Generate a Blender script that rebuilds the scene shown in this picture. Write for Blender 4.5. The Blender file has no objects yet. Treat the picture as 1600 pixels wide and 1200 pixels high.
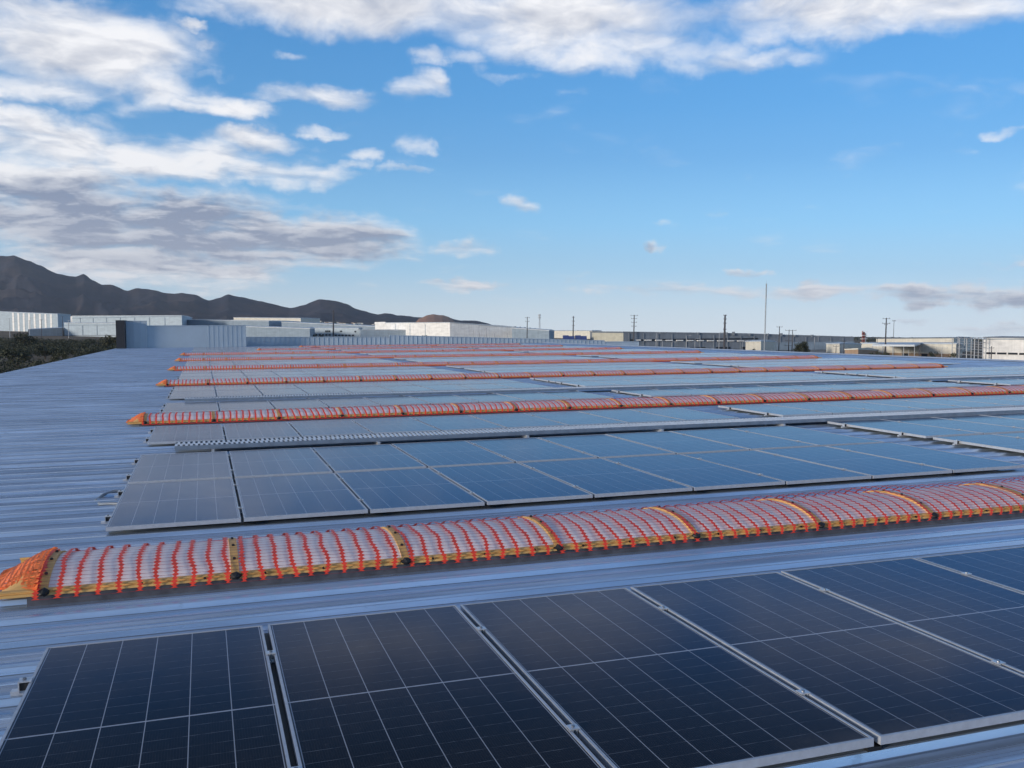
import bpy, bmesh, math, random
from mathutils import Vector, Matrix, noise
random.seed(7)
SC = bpy.context.scene
COL = SC.collection
R = math.radians

# ------------------------------------------------------------------ camera
F_PX, CAM_H, PITCH, ROLL, YAW = 1444.0, 1.714, 0.0607, -0.0056, 0.3222
cp, sp, cr, sr = math.cos(PITCH), math.sin(PITCH), math.cos(ROLL), math.sin(ROLL)
FW = Vector((math.sin(YAW)*cp, math.cos(YAW)*cp, -sp))
_rt = Vector((math.cos(YAW), -math.sin(YAW), 0)); _up = _rt.cross(FW)
RT = _rt*cr + _up*sr; UP = -_rt*sr + _up*cr
EYE = Vector((0, 0, CAM_H))
cam_d = bpy.data.cameras.new('camera'); cam = bpy.data.objects.new('camera', cam_d); COL.objects.link(cam)
cam_d.sensor_width = 36.0; cam_d.lens = 36.0*F_PX/1600.0
cam_d.clip_start = 0.05; cam_d.clip_end = 40000
m = Matrix((RT, UP, -FW)).transposed().to_4x4(); m.translation = EYE
cam.matrix_world = m
SC.camera = cam

def ray(u, v): return FW + RT*((u-800)/F_PX) + UP*((600-v)/F_PX)
def at(u, v, D): return EYE + ray(u, v)*D            # the point seen in that direction, D metres deep
HN = ray(0, 505).cross(ray(1600, 528)).normalized()     # true vertical: the roof pitches slightly against it
if HN.z < 0: HN = -HN
GZ0 = -9.6
def gz(x, y): return GZ0 - (HN.x*x + HN.y*y)/HN.z
def ground_at(u, D):
    p = at(u, 510, D); return Vector((p.x, p.y, gz(p.x, p.y)))
VQ = Vector((0, 0, 1)).rotation_difference(HN)          # turns upright things to the true vertical
FAR_K = 1.7

# ------------------------------------------------------------------ colour management
SC.view_settings.view_transform = 'Standard'; SC.view_settings.look = 'None'
SC.view_settings.exposure = 0.10; SC.view_settings.gamma = 1.0
SC.render.engine = 'CYCLES'

# ------------------------------------------------------------------ node helper
class NT:
    def __init__(s, tree): s.t = tree
    def n(s, typ, **kw):
        nd = s.t.nodes.new(typ)
        for k, v in kw.items():
            if k.startswith('_'): continue
            setattr(nd, k, v)
        return nd
    def put(s, sock, v):
        if v is None: return
        if hasattr(v, 'links'): s.t.links.new(v, sock)
        else: sock.default_value = v
    def math(s, op, a, b=None, c=None, clamp=False):
        nd = s.n('ShaderNodeMath', operation=op); nd.use_clamp = clamp
        s.put(nd.inputs[0], a); s.put(nd.inputs[1], b)
        if c is not None: s.put(nd.inputs[2], c)
        return nd.outputs[0]
    def vmath(s, op, a, b=None, out=0):
        nd = s.n('ShaderNodeVectorMath', operation=op)
        s.put(nd.inputs[0], a)
        if b is not None: s.put(nd.inputs[1], b)
        return nd.outputs[out]
    def noise(s, vec, scale, detail=4, rough=0.5, dist=0.0, out=0):
        nd = s.n('ShaderNodeTexNoise'); s.put(nd.inputs['Vector'], vec)
        nd.inputs['Scale'].default_value = scale; nd.inputs['Detail'].default_value = detail
        nd.inputs['Roughness'].default_value = rough; nd.inputs['Distortion'].default_value = dist
        return nd.outputs[out]
    def ramp(s, f, lo, hi, a=0.0, b=1.0, smooth=True):
        nd = s.n('ShaderNodeMapRange'); nd.interpolation_type = 'SMOOTHSTEP' if smooth else 'LINEAR'
        s.put(nd.inputs[0], f)
        for i, v in enumerate((lo, hi, a, b)): nd.inputs[i+1].default_value = v
        return nd.outputs[0]
    def mix(s, f, a, b):
        nd = s.n('ShaderNodeMix', data_type='RGBA')
        s.put(nd.inputs[0], f); s.put(nd.inputs[6], a); s.put(nd.inputs[7], b)
        return nd.outputs[2]
    def comb(s, x, y, z):
        nd = s.n('ShaderNodeCombineXYZ'); s.put(nd.inputs[0], x); s.put(nd.inputs[1], y); s.put(nd.inputs[2], z); return nd.outputs[0]
    def sep(s, v):
        nd = s.n('ShaderNodeSeparateXYZ'); s.put(nd.inputs[0], v); return nd.outputs
def c4(c): return (c[0], c[1], c[2], 1.0)

# ------------------------------------------------------------------ sun and sky
SUN_EL, SUN_AZ = R(8.5), R(-112)        # azimuth from +Y, clockwise; the sun stands low on the left and a little behind
SUN_STRENGTH, SKY_STRENGTH = 3.4, 0.12
sun_dir = Vector((math.sin(SUN_AZ)*math.cos(SUN_EL), math.cos(SUN_AZ)*math.cos(SUN_EL), math.sin(SUN_EL)))
sd = bpy.data.lights.new('sun', 'SUN'); sd.energy = SUN_STRENGTH; sd.angle = R(10); sd.color = (1.0, 0.89, 0.76)
sun = bpy.data.objects.new('sun', sd); COL.objects.link(sun)
sun.rotation_euler = sun_dir.to_track_quat('Z', 'Y').to_euler()

world = bpy.data.worlds.new('World'); SC.world = world; world.use_nodes = True
wt = world.node_tree; wt.nodes.clear(); W = NT(wt)
sky = W.n('ShaderNodeTexSky', sky_type='NISHITA'); sky.sun_disc = False
sky.sun_elevation = SUN_EL; sky.sun_rotation = SUN_AZ; sky.altitude = 1500; sky.air_density = 1.0; sky.dust_density = 0.6; sky.ozone_density = 2.0
tc = W.n('ShaderNodeTexCoord'); D = tc.outputs['Generated']
dx, dy, dz = W.sep(D)
az = W.math('ARCTAN2', dx, dy); dzh = W.vmath('DOT_PRODUCT', D, tuple(HN), out=1); el = W.math('ARCSINE', dzh)
dzc = W.math('MAXIMUM', dzh, 0.0)
inv = W.math('DIVIDE', 1.0, W.math('ADD', dzc, 0.16))
P = W.comb(W.math('MULTIPLY', dx, inv), W.math('MULTIPLY', dy, inv), 0.0)
warp = W.vmath('SUBTRACT', W.noise(P, 2.5, 3, 0.5, out=1), (0.5, 0.5, 0.5))
wn = W.n('ShaderNodeVectorMath', operation='SCALE'); wt.links.new(warp, wn.inputs[0]); wn.inputs[3].default_value = 0.28
Pw = W.vmath('ADD', P, wn.outputs[0])
n1 = W.noise(Pw, 3.0, 8, 0.54)
Poff = W.vmath('ADD', Pw, (-0.012, -0.055, 0.03))
n2 = W.noise(Poff, 3.0, 7, 0.54)
n3 = W.noise(W.vmath('ADD', P, (3.1, 7.7, 1.0)), 1.1, 4, 0.5)
def azel(u, v):
    d = ray(u, v).normalized(); return math.atan2(d.x, d.y), math.asin(d.dot(HN))
def ell_field(lst):
    acc = None
    wv = W.vmath('MULTIPLY', W.vmath('SUBTRACT', W.noise(D, 14.0, 5, 0.6, out=1), (0.5, 0.5, 0.5)), (0.11, 0.050, 0.0))
    ae = W.vmath('ADD', W.comb(az, el, 0.0), wv)
    for (u, v, ru, rv, amp) in lst:
        a, e = azel(u, v)
        a1, e1 = azel(u+ru, v); a0, e0 = azel(u-ru, v); _, e2 = azel(u, v-rv); _, e3 = azel(u, v+rv)
        sx = 2.0/max(1e-4, abs(a1-a0)); sy = 2.0/max(1e-4, abs(e2-e3))
        q = W.vmath('MULTIPLY', W.vmath('SUBTRACT', ae, (a, e, 0)), (sx, sy, 0))
        r2 = W.vmath('DOT_PRODUCT', q, q, out=1)
        t = W.math('MULTIPLY_ADD', r2, -amp*0.62, amp)
        acc = W.math('MAXIMUM', t, acc if acc is not None else 0.0)
    return acc
CL = [(90,75,230,85,.50),(60,140,210,40,.42),(70,15,200,30,.42),(250,130,90,40,.40),(580,15,340,48,.50),(880,35,330,55,.50),(1010,70,170,45,.44),(1100,95,160,22,.30),(1400,10,330,52,.50),
      (60,225,150,42,.50),(250,245,230,45,.50),(430,270,110,26,.42),(60,290,190,50,.52),(140,195,70,22,.35),
      (180,345,320,62,.62),(430,372,240,42,.60),(220,410,260,42,.56),(60,400,160,35,.3),
      (670,97,38,20,.44),(648,137,42,24,.42),(500,148,110,22,.42),(370,165,60,22,.40),(255,215,50,16,.38),(505,203,45,10,.32),(637,222,28,22,.34),(572,246,34,14,.33),(390,222,95,20,.42),
      (285,43,26,10,.36),(735,380,46,16,.38),(738,449,66,12,.46),(815,320,36,13,.34),(1020,383,22,10,.36),(1260,457,66,15,.50),(1430,458,84,16,.50),(1550,455,95,20,.48),(1565,200,38,10,.32),(1498,236,30,12,.18),(1172,425,24,8,.34),
      (1425,492,40,7,.30),(1560,510,90,12,.36),(1100,452,280,10,.24),(900,450,60,9,.26),(1180,345,60,8,.12),(1570,415,60,6,.22),(20,155,60,15,.4),(15,178,25,10,.4),(470,88,28,9,.24),(300,70,22,8,.26),(330,108,26,9,.22),(560,190,60,12,.18),(330,150,50,14,.30),(540,262,40,10,.26),(720,90,60,18,.34),(790,110,40,10,.2),(300,160,40,14,.34),(620,270,30,8,.2),(440,150,60,12,.3),(1050,345,20,8,.16),(1110,340,24,8,.16),(880,132,30,8,.14),(160,190,60,14,.3)]
dens = W.math('ADD', n1, ell_field(CL))
# scattered clouds elsewhere in the sky (behind and beside the view)
azin = W.ramp(W.math('ABSOLUTE', W.math('SUBTRACT', az, YAW)), R(38), R(60))
elin = W.ramp(el, R(34), R(52))
outm = W.math('MAXIMUM', azin, elin)
dens = W.math('ADD', dens, W.math('MULTIPLY', outm, W.ramp(n3, 0.40, 0.64, 0.0, 0.38)))
alpha = W.ramp(dens, 0.57, 1.04)
alpha = W.math('MULTIPLY', alpha, W.ramp(el, R(-1.0), R(1.2)))
GR = [(200,350,330,50,1.0),(450,378,200,28,.95),(100,320,220,40,.8),(230,402,230,22,.55),(1430,463,80,10,.55),(1560,462,100,14,.65),(1010,384,20,8,.6),(1425,492,40,7,.8),(1560,512,90,10,.5),(590,378,80,14,.8)]
grey = W.math('MINIMUM', ell_field(GR), 1.0)
lit = W.math('MULTIPLY_ADD', W.math('SUBTRACT', n1, n2), 3.0, 0.86, clamp=True)
lit = W.math('SUBTRACT', lit, W.math('MULTIPLY', grey, W.ramp(n2, 0.30, 0.64, 0.42, 1.10)), clamp=True)
ccol = W.mix(lit, (0.235, 0.285, 0.41, 1), (0.97, 0.965, 0.98, 1))
warmth = W.ramp(el, R(2), R(9), 1.0, 0.0)
ccol = W.mix(W.math('MULTIPLY', warmth, 0.28), ccol, (0.76, 0.74, 0.77, 1))
grad = W.n('ShaderNodeValToRGB'); cr_ = grad.color_ramp
STOPS = [(0.0, (.86,.98,1.10)), (1.4, (.75,.92,1.08)), (3.8, (.45,.79,1.10)), (6.5, (.295,.68,1.08)), (10.4, (.160,.475,.91)), (13.4, (.110,.41,.86)), (19, (.068,.325,.77)), (30, (.045,.135,.34)), (42, (.035,.095,.24)), (90, (.03,.08,.22))]
while len(cr_.elements) < len(STOPS): cr_.elements.new(0.5)
for e_, (p_, c_) in zip(cr_.elements, STOPS): e_.position = max(0, p_)/90.0; e_.color = c4(c_)
W.put(grad.inputs[0], W.math('DIVIDE', W.math('MAXIMUM', el, 0.0), math.pi/2))
azm = W.ramp(az, R(-15), R(50), 0.80, 1.06)
g2 = W.n('ShaderNodeVectorMath', operation='SCALE'); wt.links.new(grad.outputs[0], g2.inputs[0]); W.put(g2.inputs[3], azm)
skys = W.n('ShaderNodeVectorMath', operation='SCALE'); wt.links.new(sky.outputs[0], skys.inputs[0]); skys.inputs[3].default_value = SKY_STRENGTH
skym = W.mix(0.85, skys.outputs[0], g2.outputs[0])
skyf = skym
fin = W.mix(W.math('MULTIPLY', alpha, 0.96), skyf, ccol)
bg = W.n('ShaderNodeBackground'); wt.links.new(fin, bg.inputs[0]); bg.inputs[1].default_value = 1.0
wo = W.n('ShaderNodeOutputWorld'); wt.links.new(bg.outputs[0], wo.inputs[0])
world.cycles.sampling_method = 'MANUAL'; world.cycles.sample_map_resolution = 1024

# ------------------------------------------------------------------ materials
def mat(name):
    mt = bpy.data.materials.new(name); mt.use_nodes = True
    nt = mt.node_tree; nt.nodes.clear(); A = NT(nt)
    b = A.n('ShaderNodeBsdfPrincipled'); o = A.n('ShaderNodeOutputMaterial'); nt.links.new(b.outputs[0], o.inputs[0])
    return mt, A, b
def simple(name, col, rough=0.6, metal=0.0, var=0.12, scale=3.0, stretch=(1,1,1), bump=0.0, spec=0.5, coord='Object'):
    mt, A, b = mat(name)
    co = A.n('ShaderNodeTexCoord').outputs[coord]
    v = A.vmath('MULTIPLY', co, stretch)
    nz = A.noise(v, scale, 5, 0.6)
    oi = A.n('ShaderNodeObjectInfo').outputs['Random']
    k = A.ramp(nz, 0.3, 0.7, 1-var, 1+var)
    k = A.math('MULTIPLY', k, A.ramp(oi, 0, 1, 1-var*0.4, 1+var*0.4, False))
    s = A.n('ShaderNodeVectorMath', operation='SCALE'); s.inputs[0].default_value = col[:3]; A.put(s.inputs[3], k)
    A.put(b.inputs['Base Color'], s.outputs[0])
    b.inputs['Roughness'].default_value = rough; b.inputs['Metallic'].default_value = metal
    b.inputs['Specular IOR Level'].default_value = spec
    if bump:
        bp = A.n('ShaderNodeBump'); bp.inputs['Strength'].default_value = bump; bp.inputs['Distance'].default_value = 0.02
        A.put(bp.inputs['Height'], nz); A.put(b.inputs['Normal'], bp.outputs[0])
    return mt

def roof_metal():
    mt, A, b = mat('galvanised_roof_metal')
    co = A.n('ShaderNodeTexCoord').outputs['Object']
    st = A.noise(A.vmath('MULTIPLY', co, (0.55, 9.0, 1.0)), 1.0, 6, 0.62)
    st2 = A.noise(A.vmath('MULTIPLY', co, (0.25, 30.0, 1.0)), 1.0, 5, 0.6)
    bl = A.noise(co, 0.22, 4, 0.5)
    fine = A.noise(A.vmath('MULTIPLY', co, (6, 16, 6)), 1.0, 6, 0.7)
    k = A.math('MULTIPLY', A.ramp(st, 0.32, 0.68, 0.80, 1.12), A.ramp(bl, 0.3, 0.7, 0.92, 1.06))
    k = A.math('MULTIPLY', k, A.ramp(st2, 0.3, 0.7, 0.9, 1.08))
    grime = A.math('MULTIPLY', A.ramp(fine, 0.60, 0.72), A.ramp(st, 0.45, 0.6))
    k = A.math('SUBTRACT', k, A.math('MULTIPLY', grime, 0.22))
    s = A.n('ShaderNodeVectorMath', operation='SCALE'); 
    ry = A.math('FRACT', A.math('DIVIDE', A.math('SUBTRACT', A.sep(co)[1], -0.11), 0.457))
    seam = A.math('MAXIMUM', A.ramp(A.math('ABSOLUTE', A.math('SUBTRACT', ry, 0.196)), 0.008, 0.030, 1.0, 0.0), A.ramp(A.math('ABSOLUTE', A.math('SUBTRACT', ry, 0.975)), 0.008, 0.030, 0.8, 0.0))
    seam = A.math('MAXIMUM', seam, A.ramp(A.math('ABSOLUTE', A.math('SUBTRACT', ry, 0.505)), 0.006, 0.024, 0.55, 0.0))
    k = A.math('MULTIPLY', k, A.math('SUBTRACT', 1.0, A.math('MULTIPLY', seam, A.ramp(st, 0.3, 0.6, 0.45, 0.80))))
    s.inputs[0].default_value = (0.53, 0.65, 0.80); A.put(s.inputs[3], k)
    A.put(b.inputs['Base Color'], s.outputs[0])
    b.inputs['Metallic'].default_value = 0.72
    A.put(b.inputs['Roughness'], A.ramp(st2, 0.3, 0.7, 0.24, 0.38))
    bp = A.n('ShaderNodeBump'); bp.inputs['Strength'].default_value = 0.25; bp.inputs['Distance'].default_value = 0.01
    A.put(bp.inputs['Height'], A.noise(A.vmath('MULTIPLY', co, (0.5, 5, 1)), 1.0, 3, 0.5)); A.put(b.inputs['Normal'], bp.outputs[0])
    return mt

PW, PL = 1.132, 2.384
def ar_coated(mt, A, b, col, rough):
    """dark cells under glass with a bluish anti-reflection coat: diffuse below, coloured Fresnel reflection on top"""
    df = A.n('ShaderNodeBsdfDiffuse'); A.put(df.inputs[0], col)
    gl = A.n('ShaderNodeBsdfGlossy'); A.put(gl.inputs['Roughness'], rough)
    fr = A.n('ShaderNodeFresnel'); fr.inputs[0].default_value = 1.27
    A.put(gl.inputs[0], A.mix(A.ramp(fr.outputs[0], 0.22, 0.65), A.mix(A.ramp(fr.outputs[0], 0.03, 0.16), (0.72, 0.60, 0.55, 1), (0.66, 0.75, 0.97, 1)), (0.84, 0.85, 0.90, 1)))
    mx = A.n('ShaderNodeMixShader'); A.put(mx.inputs[0], fr.outputs[0]); A.put(mx.inputs[1], df.outputs[0]); A.put(mx.inputs[2], gl.outputs[0])
    o = [n for n in mt.node_tree.nodes if n.type == 'OUTPUT_MATERIAL'][0]; mt.node_tree.links.new(mx.outputs[0], o.inputs[0])
    mt.node_tree.nodes.remove(b)
def panel_glass():
    mt, A, b = mat('solar_cell_glass')
    co = A.n('ShaderNodeTexCoord').outputs['Object']
    oi = A.n('ShaderNodeObjectInfo'); rnd = oi.outputs['Random']; loc = oi.outputs['Location']
    x, y, z = A.sep(co)
    mw = 0.022                                        # margin to the first cell
    cw = (PW-2*mw)/6.0; chh = (PL/2-mw-0.006)/11.0
    xs = A.math('DIVIDE', A.math('SUBTRACT', x, mw), cw)
    fx = A.math('ABSOLUTE', A.math('SUBTRACT', A.math('FRACT', xs), 0.5))
    colline = A.ramp(fx, 0.5-0.0135, 0.5-0.008)
    ym = A.math('ABSOLUTE', A.math('SUBTRACT', y, PL/2))
    ys = A.math('DIVIDE', A.math('SUBTRACT', ym, 0.006), chh)
    fy = A.math('ABSOLUTE', A.math('SUBTRACT', A.math('FRACT', ys), 0.5))
    rowline = A.ramp(fy, 0.5-0.016, 0.5-0.008)
    mid = A.ramp(ym, 0.0045, 0.0065, 1.0, 0.0)
    edge = A.math('MAXIMUM', A.ramp(A.math('ABSOLUTE', A.math('SUBTRACT', x, PW/2)), PW/2-mw+0.001, PW/2-mw+0.003),
                  A.ramp(ym, PL/2-mw+0.001, PL/2-mw+0.003))
    wl = A.vmath('ADD', co, loc)
    wires = A.math('ABSOLUTE', A.math('SUBTRACT', A.math('FRACT', A.math('MULTIPLY', x, 16/cw)), 0.5))
    wire = A.ramp(wires, 0.38, 0.5, 0.0, 0.06)
    brk = A.ramp(A.noise(A.vmath('MULTIPLY', wl, (14, 5, 1)), 1.0, 3, 0.6), 0.35, 0.65)
    rl = A.math('MULTIPLY', rowline, A.math('MULTIPLY_ADD', brk, 0.35, 0.06))
    line = A.math('MAXIMUM', A.math('MULTIPLY', colline, 0.9), A.math('MAXIMUM', rl, A.math('MAXIMUM', mid, A.math('MULTIPLY', edge, 0.10))))
    line = A.math('MAXIMUM', line, A.math('MULTIPLY', wire, 0.5))
    # each cell slightly different
    cell = A.n('ShaderNodeTexWhiteNoise', noise_dimensions='3D')
    A.put(cell.inputs[0], A.comb(A.math('FLOOR', xs), A.math('FLOOR', A.math('DIVIDE', y, chh)), A.math('MULTIPLY', rnd, 97.0)))
    base = A.mix(cell.outputs[0], (0.006, 0.0055, 0.006, 1), (0.010, 0.0092, 0.0095, 1))
    base = A.mix(A.ramp(rnd, 0.0, 1.0, 0.0, 0.8, False), base, (0.009, 0.0085, 0.012, 1))
    cc = A.mix(line, base, (0.44, 0.46, 0.50, 1))
    # dust lying on the glass, thicker along the lower frame edge and in blotches
    d1 = A.noise(wl, 1.3, 6, 0.62); d2 = A.noise(wl, 60.0, 5, 0.75)
    d3 = A.noise(A.vmath('MULTIPLY', wl, (30, 3, 1)), 1.0, 4, 0.6)
    dust = A.math('MULTIPLY', A.ramp(d1, 0.35, 0.75, 0.25, 1.0), A.ramp(d2, 0.35, 0.75, 0.25, 1.0))
    dust = A.math('MULTIPLY', dust, A.ramp(d3, 0.3, 0.7, 0.55, 1.0))
    low = A.ramp(y, 0.02, 0.16, 0.55, 0.0)
    dust = A.math('ADD', A.math('MULTIPLY', dust, 0.058), A.math('MULTIPLY', low, A.math('MULTIPLY', A.ramp(d1, 0.4, 0.65), 0.20)))
    dust = A.math('ADD', dust, 0.005)
    spot = A.n('ShaderNodeTexVoronoi'); A.put(spot.inputs['Vector'], A.vmath('ADD', wl, (0, 0, 0))); spot.inputs['Scale'].default_value = 2.3
    sp_ = A.math('MULTIPLY', A.ramp(A.math('ADD', spot.outputs['Distance'], A.math('MULTIPLY', A.noise(wl, 60, 3, 0.6), 0.03)), 0.022, 0.034, 1.0, 0.0), A.ramp(A.sep(spot.outputs['Color'])[0], 0.62, 0.66))
    dust = A.math('MAXIMUM', dust, A.math('MULTIPLY', sp_, 0.55))
    ring = A.ramp(A.math('ABSOLUTE', A.math('SUBTRACT', A.noise(wl, 3.5, 4, 0.6), 0.5)), 0.0, 0.012, 1.0, 0.0)
    dust = A.math('ADD', dust, A.math('MULTIPLY', ring, 0.018))
    cc = A.mix(dust, cc, (0.32, 0.26, 0.21, 1))
    rg = A.ramp(d1, 0.3, 0.7, 0.10, 0.16)
    ar_coated(mt, A, b, cc, rg)
    return mt

def tree_leaf(name, c1, c2):
    mt, A, b = mat(name)
    co = A.n('ShaderNodeTexCoord').outputs['Object']
    A.put(b.inputs['Base Color'], A.mix(A.ramp(A.noise(co, 0.7, 4, 0.6), 0.35, 0.65), c4(c1), c4(c2)))
    b.inputs['Roughness'].default_value = 0.75
    return mt

M = {}
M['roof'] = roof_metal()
M['glass'] = panel_glass()
M['alu'] = simple('anodised_aluminium', (0.50, 0.53, 0.58), 0.42, 0.3, 0.08, 20)
M['back'] = simple('black_backsheet', (0.012, 0.012, 0.014), 0.6)
M['clamp'] = simple('clamp_aluminium', (0.66, 0.68, 0.71), 0.35, 0.6, 0.1, 30)
M['black'] = simple('black_rubber', (0.012, 0.012, 0.013), 0.55)
M['bolt'] = simple('steel_bolt', (0.25, 0.26, 0.28), 0.4, 0.9)
M['curb'] = simple('dark_curb_flashing', (0.11, 0.11, 0.125), 0.5, 0.3, 0.3, 6)
M['ochre'] = simple('weathered_ochre_frame', (0.72, 0.42, 0.14), 0.6, 0.0, 0.14, 5, (1, 2, 2), 0.05)
M['net'] = simple('orange_barrier_net', (0.94, 0.070, 0.035), 0.5, 0.0, 0.18, 25)
M['net_bright'] = simple('bunched_orange_net', (0.90, 0.20, 0.045), 0.55, 0.0, 0.25, 18)
M['cord'] = simple('thin_net_cord', (0.30, 0.035, 0.045), 0.6, 0.0, 0.3, 25)
M['tray'] = simple('galvanised_tray', (0.80, 0.82, 0.85), 0.4, 0.35, 0.12, 12)
M['tray_side'] = simple('galvanised_tray_rail', (0.26, 0.31, 0.38), 0.4, 0.6, 0.12, 8)
def dome_mat():
    mt, A, b = mat('milky_polycarbonate')
    co = A.n('ShaderNodeTexCoord').outputs['Object']
    n = A.noise(A.vmath('MULTIPLY', co, (1, 3, 3)), 4.0, 6, 0.6)
    A.put(b.inputs['Base Color'], A.mix(A.ramp(n, 0.3, 0.7), (0.86, 0.79, 0.79, 1), (0.94, 0.88, 0.87, 1)))
    b.inputs['Roughness'].default_value = 0.42
    b.inputs['Subsurface Weight'].default_value = 0.0
    return mt
M['dome'] = dome_mat()

# ------------------------------------------------------------------ object helpers
def link(name, me, mats, parent=None, loc=(0, 0, 0)):
    o = bpy.data.objects.new(name, me); COL.objects.link(o)
    if mats is not None:
        for q in (mats if isinstance(mats, (list, tuple)) else [mats]): me.materials.append(q)
    o.parent = parent; o.location = loc
    return o
def tag(o, label=None, cat=None, group=None, kind=None):
    if label: o['label'] = label
    if cat: o['category'] = cat
    if group: o['group'] = group
    if kind: o['kind'] = kind
    return o
def thing(name, label, cat, loc=(0, 0, 0), group=None, rotz=0.0):
    o = bpy.data.objects.new(name, None); COL.objects.link(o); o.location = loc; o.rotation_euler = (0, 0, rotz)
    o.empty_display_size = 0.2
    return tag(o, label, cat, group)
class MB:
    def __init__(s): s.v = []; s.f = []; s.mi = []; s.cur = 0; s.smooth = False; s.sm = []
    def quad(s, a, b, c, d):
        i = len(s.v); s.v += [tuple(a), tuple(b), tuple(c), tuple(d)]; s.f.append((i, i+1, i+2, i+3)); s.mi.append(s.cur); s.sm.append(s.smooth)
    def poly(s, pts):
        i = len(s.v); s.v += [tuple(p) for p in pts]; s.f.append(tuple(range(i, i+len(pts)))); s.mi.append(s.cur); s.sm.append(s.smooth)
    def box(s, x0, x1, y0, y1, z0, z1):
        i = len(s.v)
        s.v += [(x0,y0,z0),(x1,y0,z0),(x1,y1,z0),(x0,y1,z0),(x0,y0,z1),(x1,y0,z1),(x1,y1,z1),(x0,y1,z1)]
        for f in ((0,3,2,1),(4,5,6,7),(0,1,5,4),(1,2,6,5),(2,3,7,6),(3,0,4,7)):
            s.f.append(tuple(i+k for k in f)); s.mi.append(s.cur); s.sm.append(False)
    def obox(s, c, ax, ay, az_, hx, hy, hz):
        c = Vector(c); i = len(s.v)
        for sx, sy, sz in ((-1,-1,-1),(1,-1,-1),(1,1,-1),(-1,1,-1),(-1,-1,1),(1,-1,1),(1,1,1),(-1,1,1)):
            s.v.append(tuple(c+ax*hx*sx+ay*hy*sy+az_*hz*sz))
        for f in ((0,3,2,1),(4,5,6,7),(0,1,5,4),(1,2,6,5),(2,3,7,6),(3,0,4,7)):
            s.f.append(tuple(i+k for k in f)); s.mi.append(s.cur); s.sm.append(False)
    def grid(s, rows, close=False):
        i = len(s.v); nr = len(rows); nc = len(rows[0])
        for r in rows: s.v += [tuple(p) for p in r]
        for a in range(nr-1):
            for c in range(nc-1 + (1 if close else 0)):
                c2 = (c+1) % nc
                s.f.append((i+a*nc+c, i+a*nc+c2, i+(a+1)*nc+c2, i+(a+1)*nc+c)); s.mi.append(s.cur); s.sm.append(s.smooth)
    def tube(s, pts, r, n=8, r2=None, cap=True):
        pts = [Vector(p) for p in pts]; rows = []
        for k, p in enumerate(pts):
            t = (pts[min(k+1, len(pts)-1)] - pts[max(k-1, 0)]).normalized()
            a = t.cross(Vector((0, 0, 1)))
            if a.length < 0.05: a = t.cross(Vector((0, 1, 0)))
            a.normalize(); bb = a.cross(t)
            rr = r if r2 is None else r + (r2-r)*k/(len(pts)-1)
            rows.append([p + (a*math.cos(2*math.pi*j/n) + bb*math.sin(2*math.pi*j/n))*rr for j in range(n)])
        s.grid(rows, close=True)
        if cap: s.poly(list(reversed(rows[0]))); s.poly(rows[-1])
    def mesh(s, name):
        me = bpy.data.meshes.new(name); me.from_pydata(s.v, [], s.f); me.update()
        me.polygons.foreach_set('material_index', s.mi); me.polygons.foreach_set('use_smooth', s.sm)
        return me
    def build(s, name, mats, parent=None, loc=(0, 0, 0)):
        return link(name, s.mesh(name), mats, parent, loc)

ROOF_Z = -0.064
X_EAVE, X_RIDGE, Y_NEAR, Y_FAR = -8.05, 37.6, -9.0, 101.5
RIB = 0.457
# ------------------------------------------------------------------ ground
def build_ground():
    mb = MB(); mb.smooth = True
    n = 90; rows = []
    rad = [0, 20, 50, 90, 140, 200, 280, 380, 520, 700, 1000, 1500, 2200, 3200, 4800, 7000, 9000]
    for r in rad:
        rows.append([(r*math.cos(2*math.pi*k/n), r*math.sin(2*math.pi*k/n), 0) for k in range(n)])
    rows = [[(x, y, gz(x, y)) for x, y, z in row] for row in rows]
    mb.grid(rows, close=True)
    mt, A, b = mat('dry_soil')
    co = A.n('ShaderNodeTexCoord').outputs['Object']
    a = A.ramp(A.noise(co, 0.03, 6, 0.6), 0.40, 0.60); bb = A.ramp(A.noise(co, 0.4, 5, 0.65), 0.35, 0.65)
    col = A.mix(a, (0.26, 0.19, 0.13, 1), (0.15, 0.12, 0.08, 1)); col = A.mix(A.math('MULTIPLY', bb, 0.35), col, (0.09, 0.075, 0.05, 1))
    A.put(b.inputs['Base Color'], col); b.inputs['Roughness'].default_value = 0.95; b.inputs['Specular IOR Level'].default_value = 0.1
    tag(mb.build('ground', mt), kind='structure')
build_ground()

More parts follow.
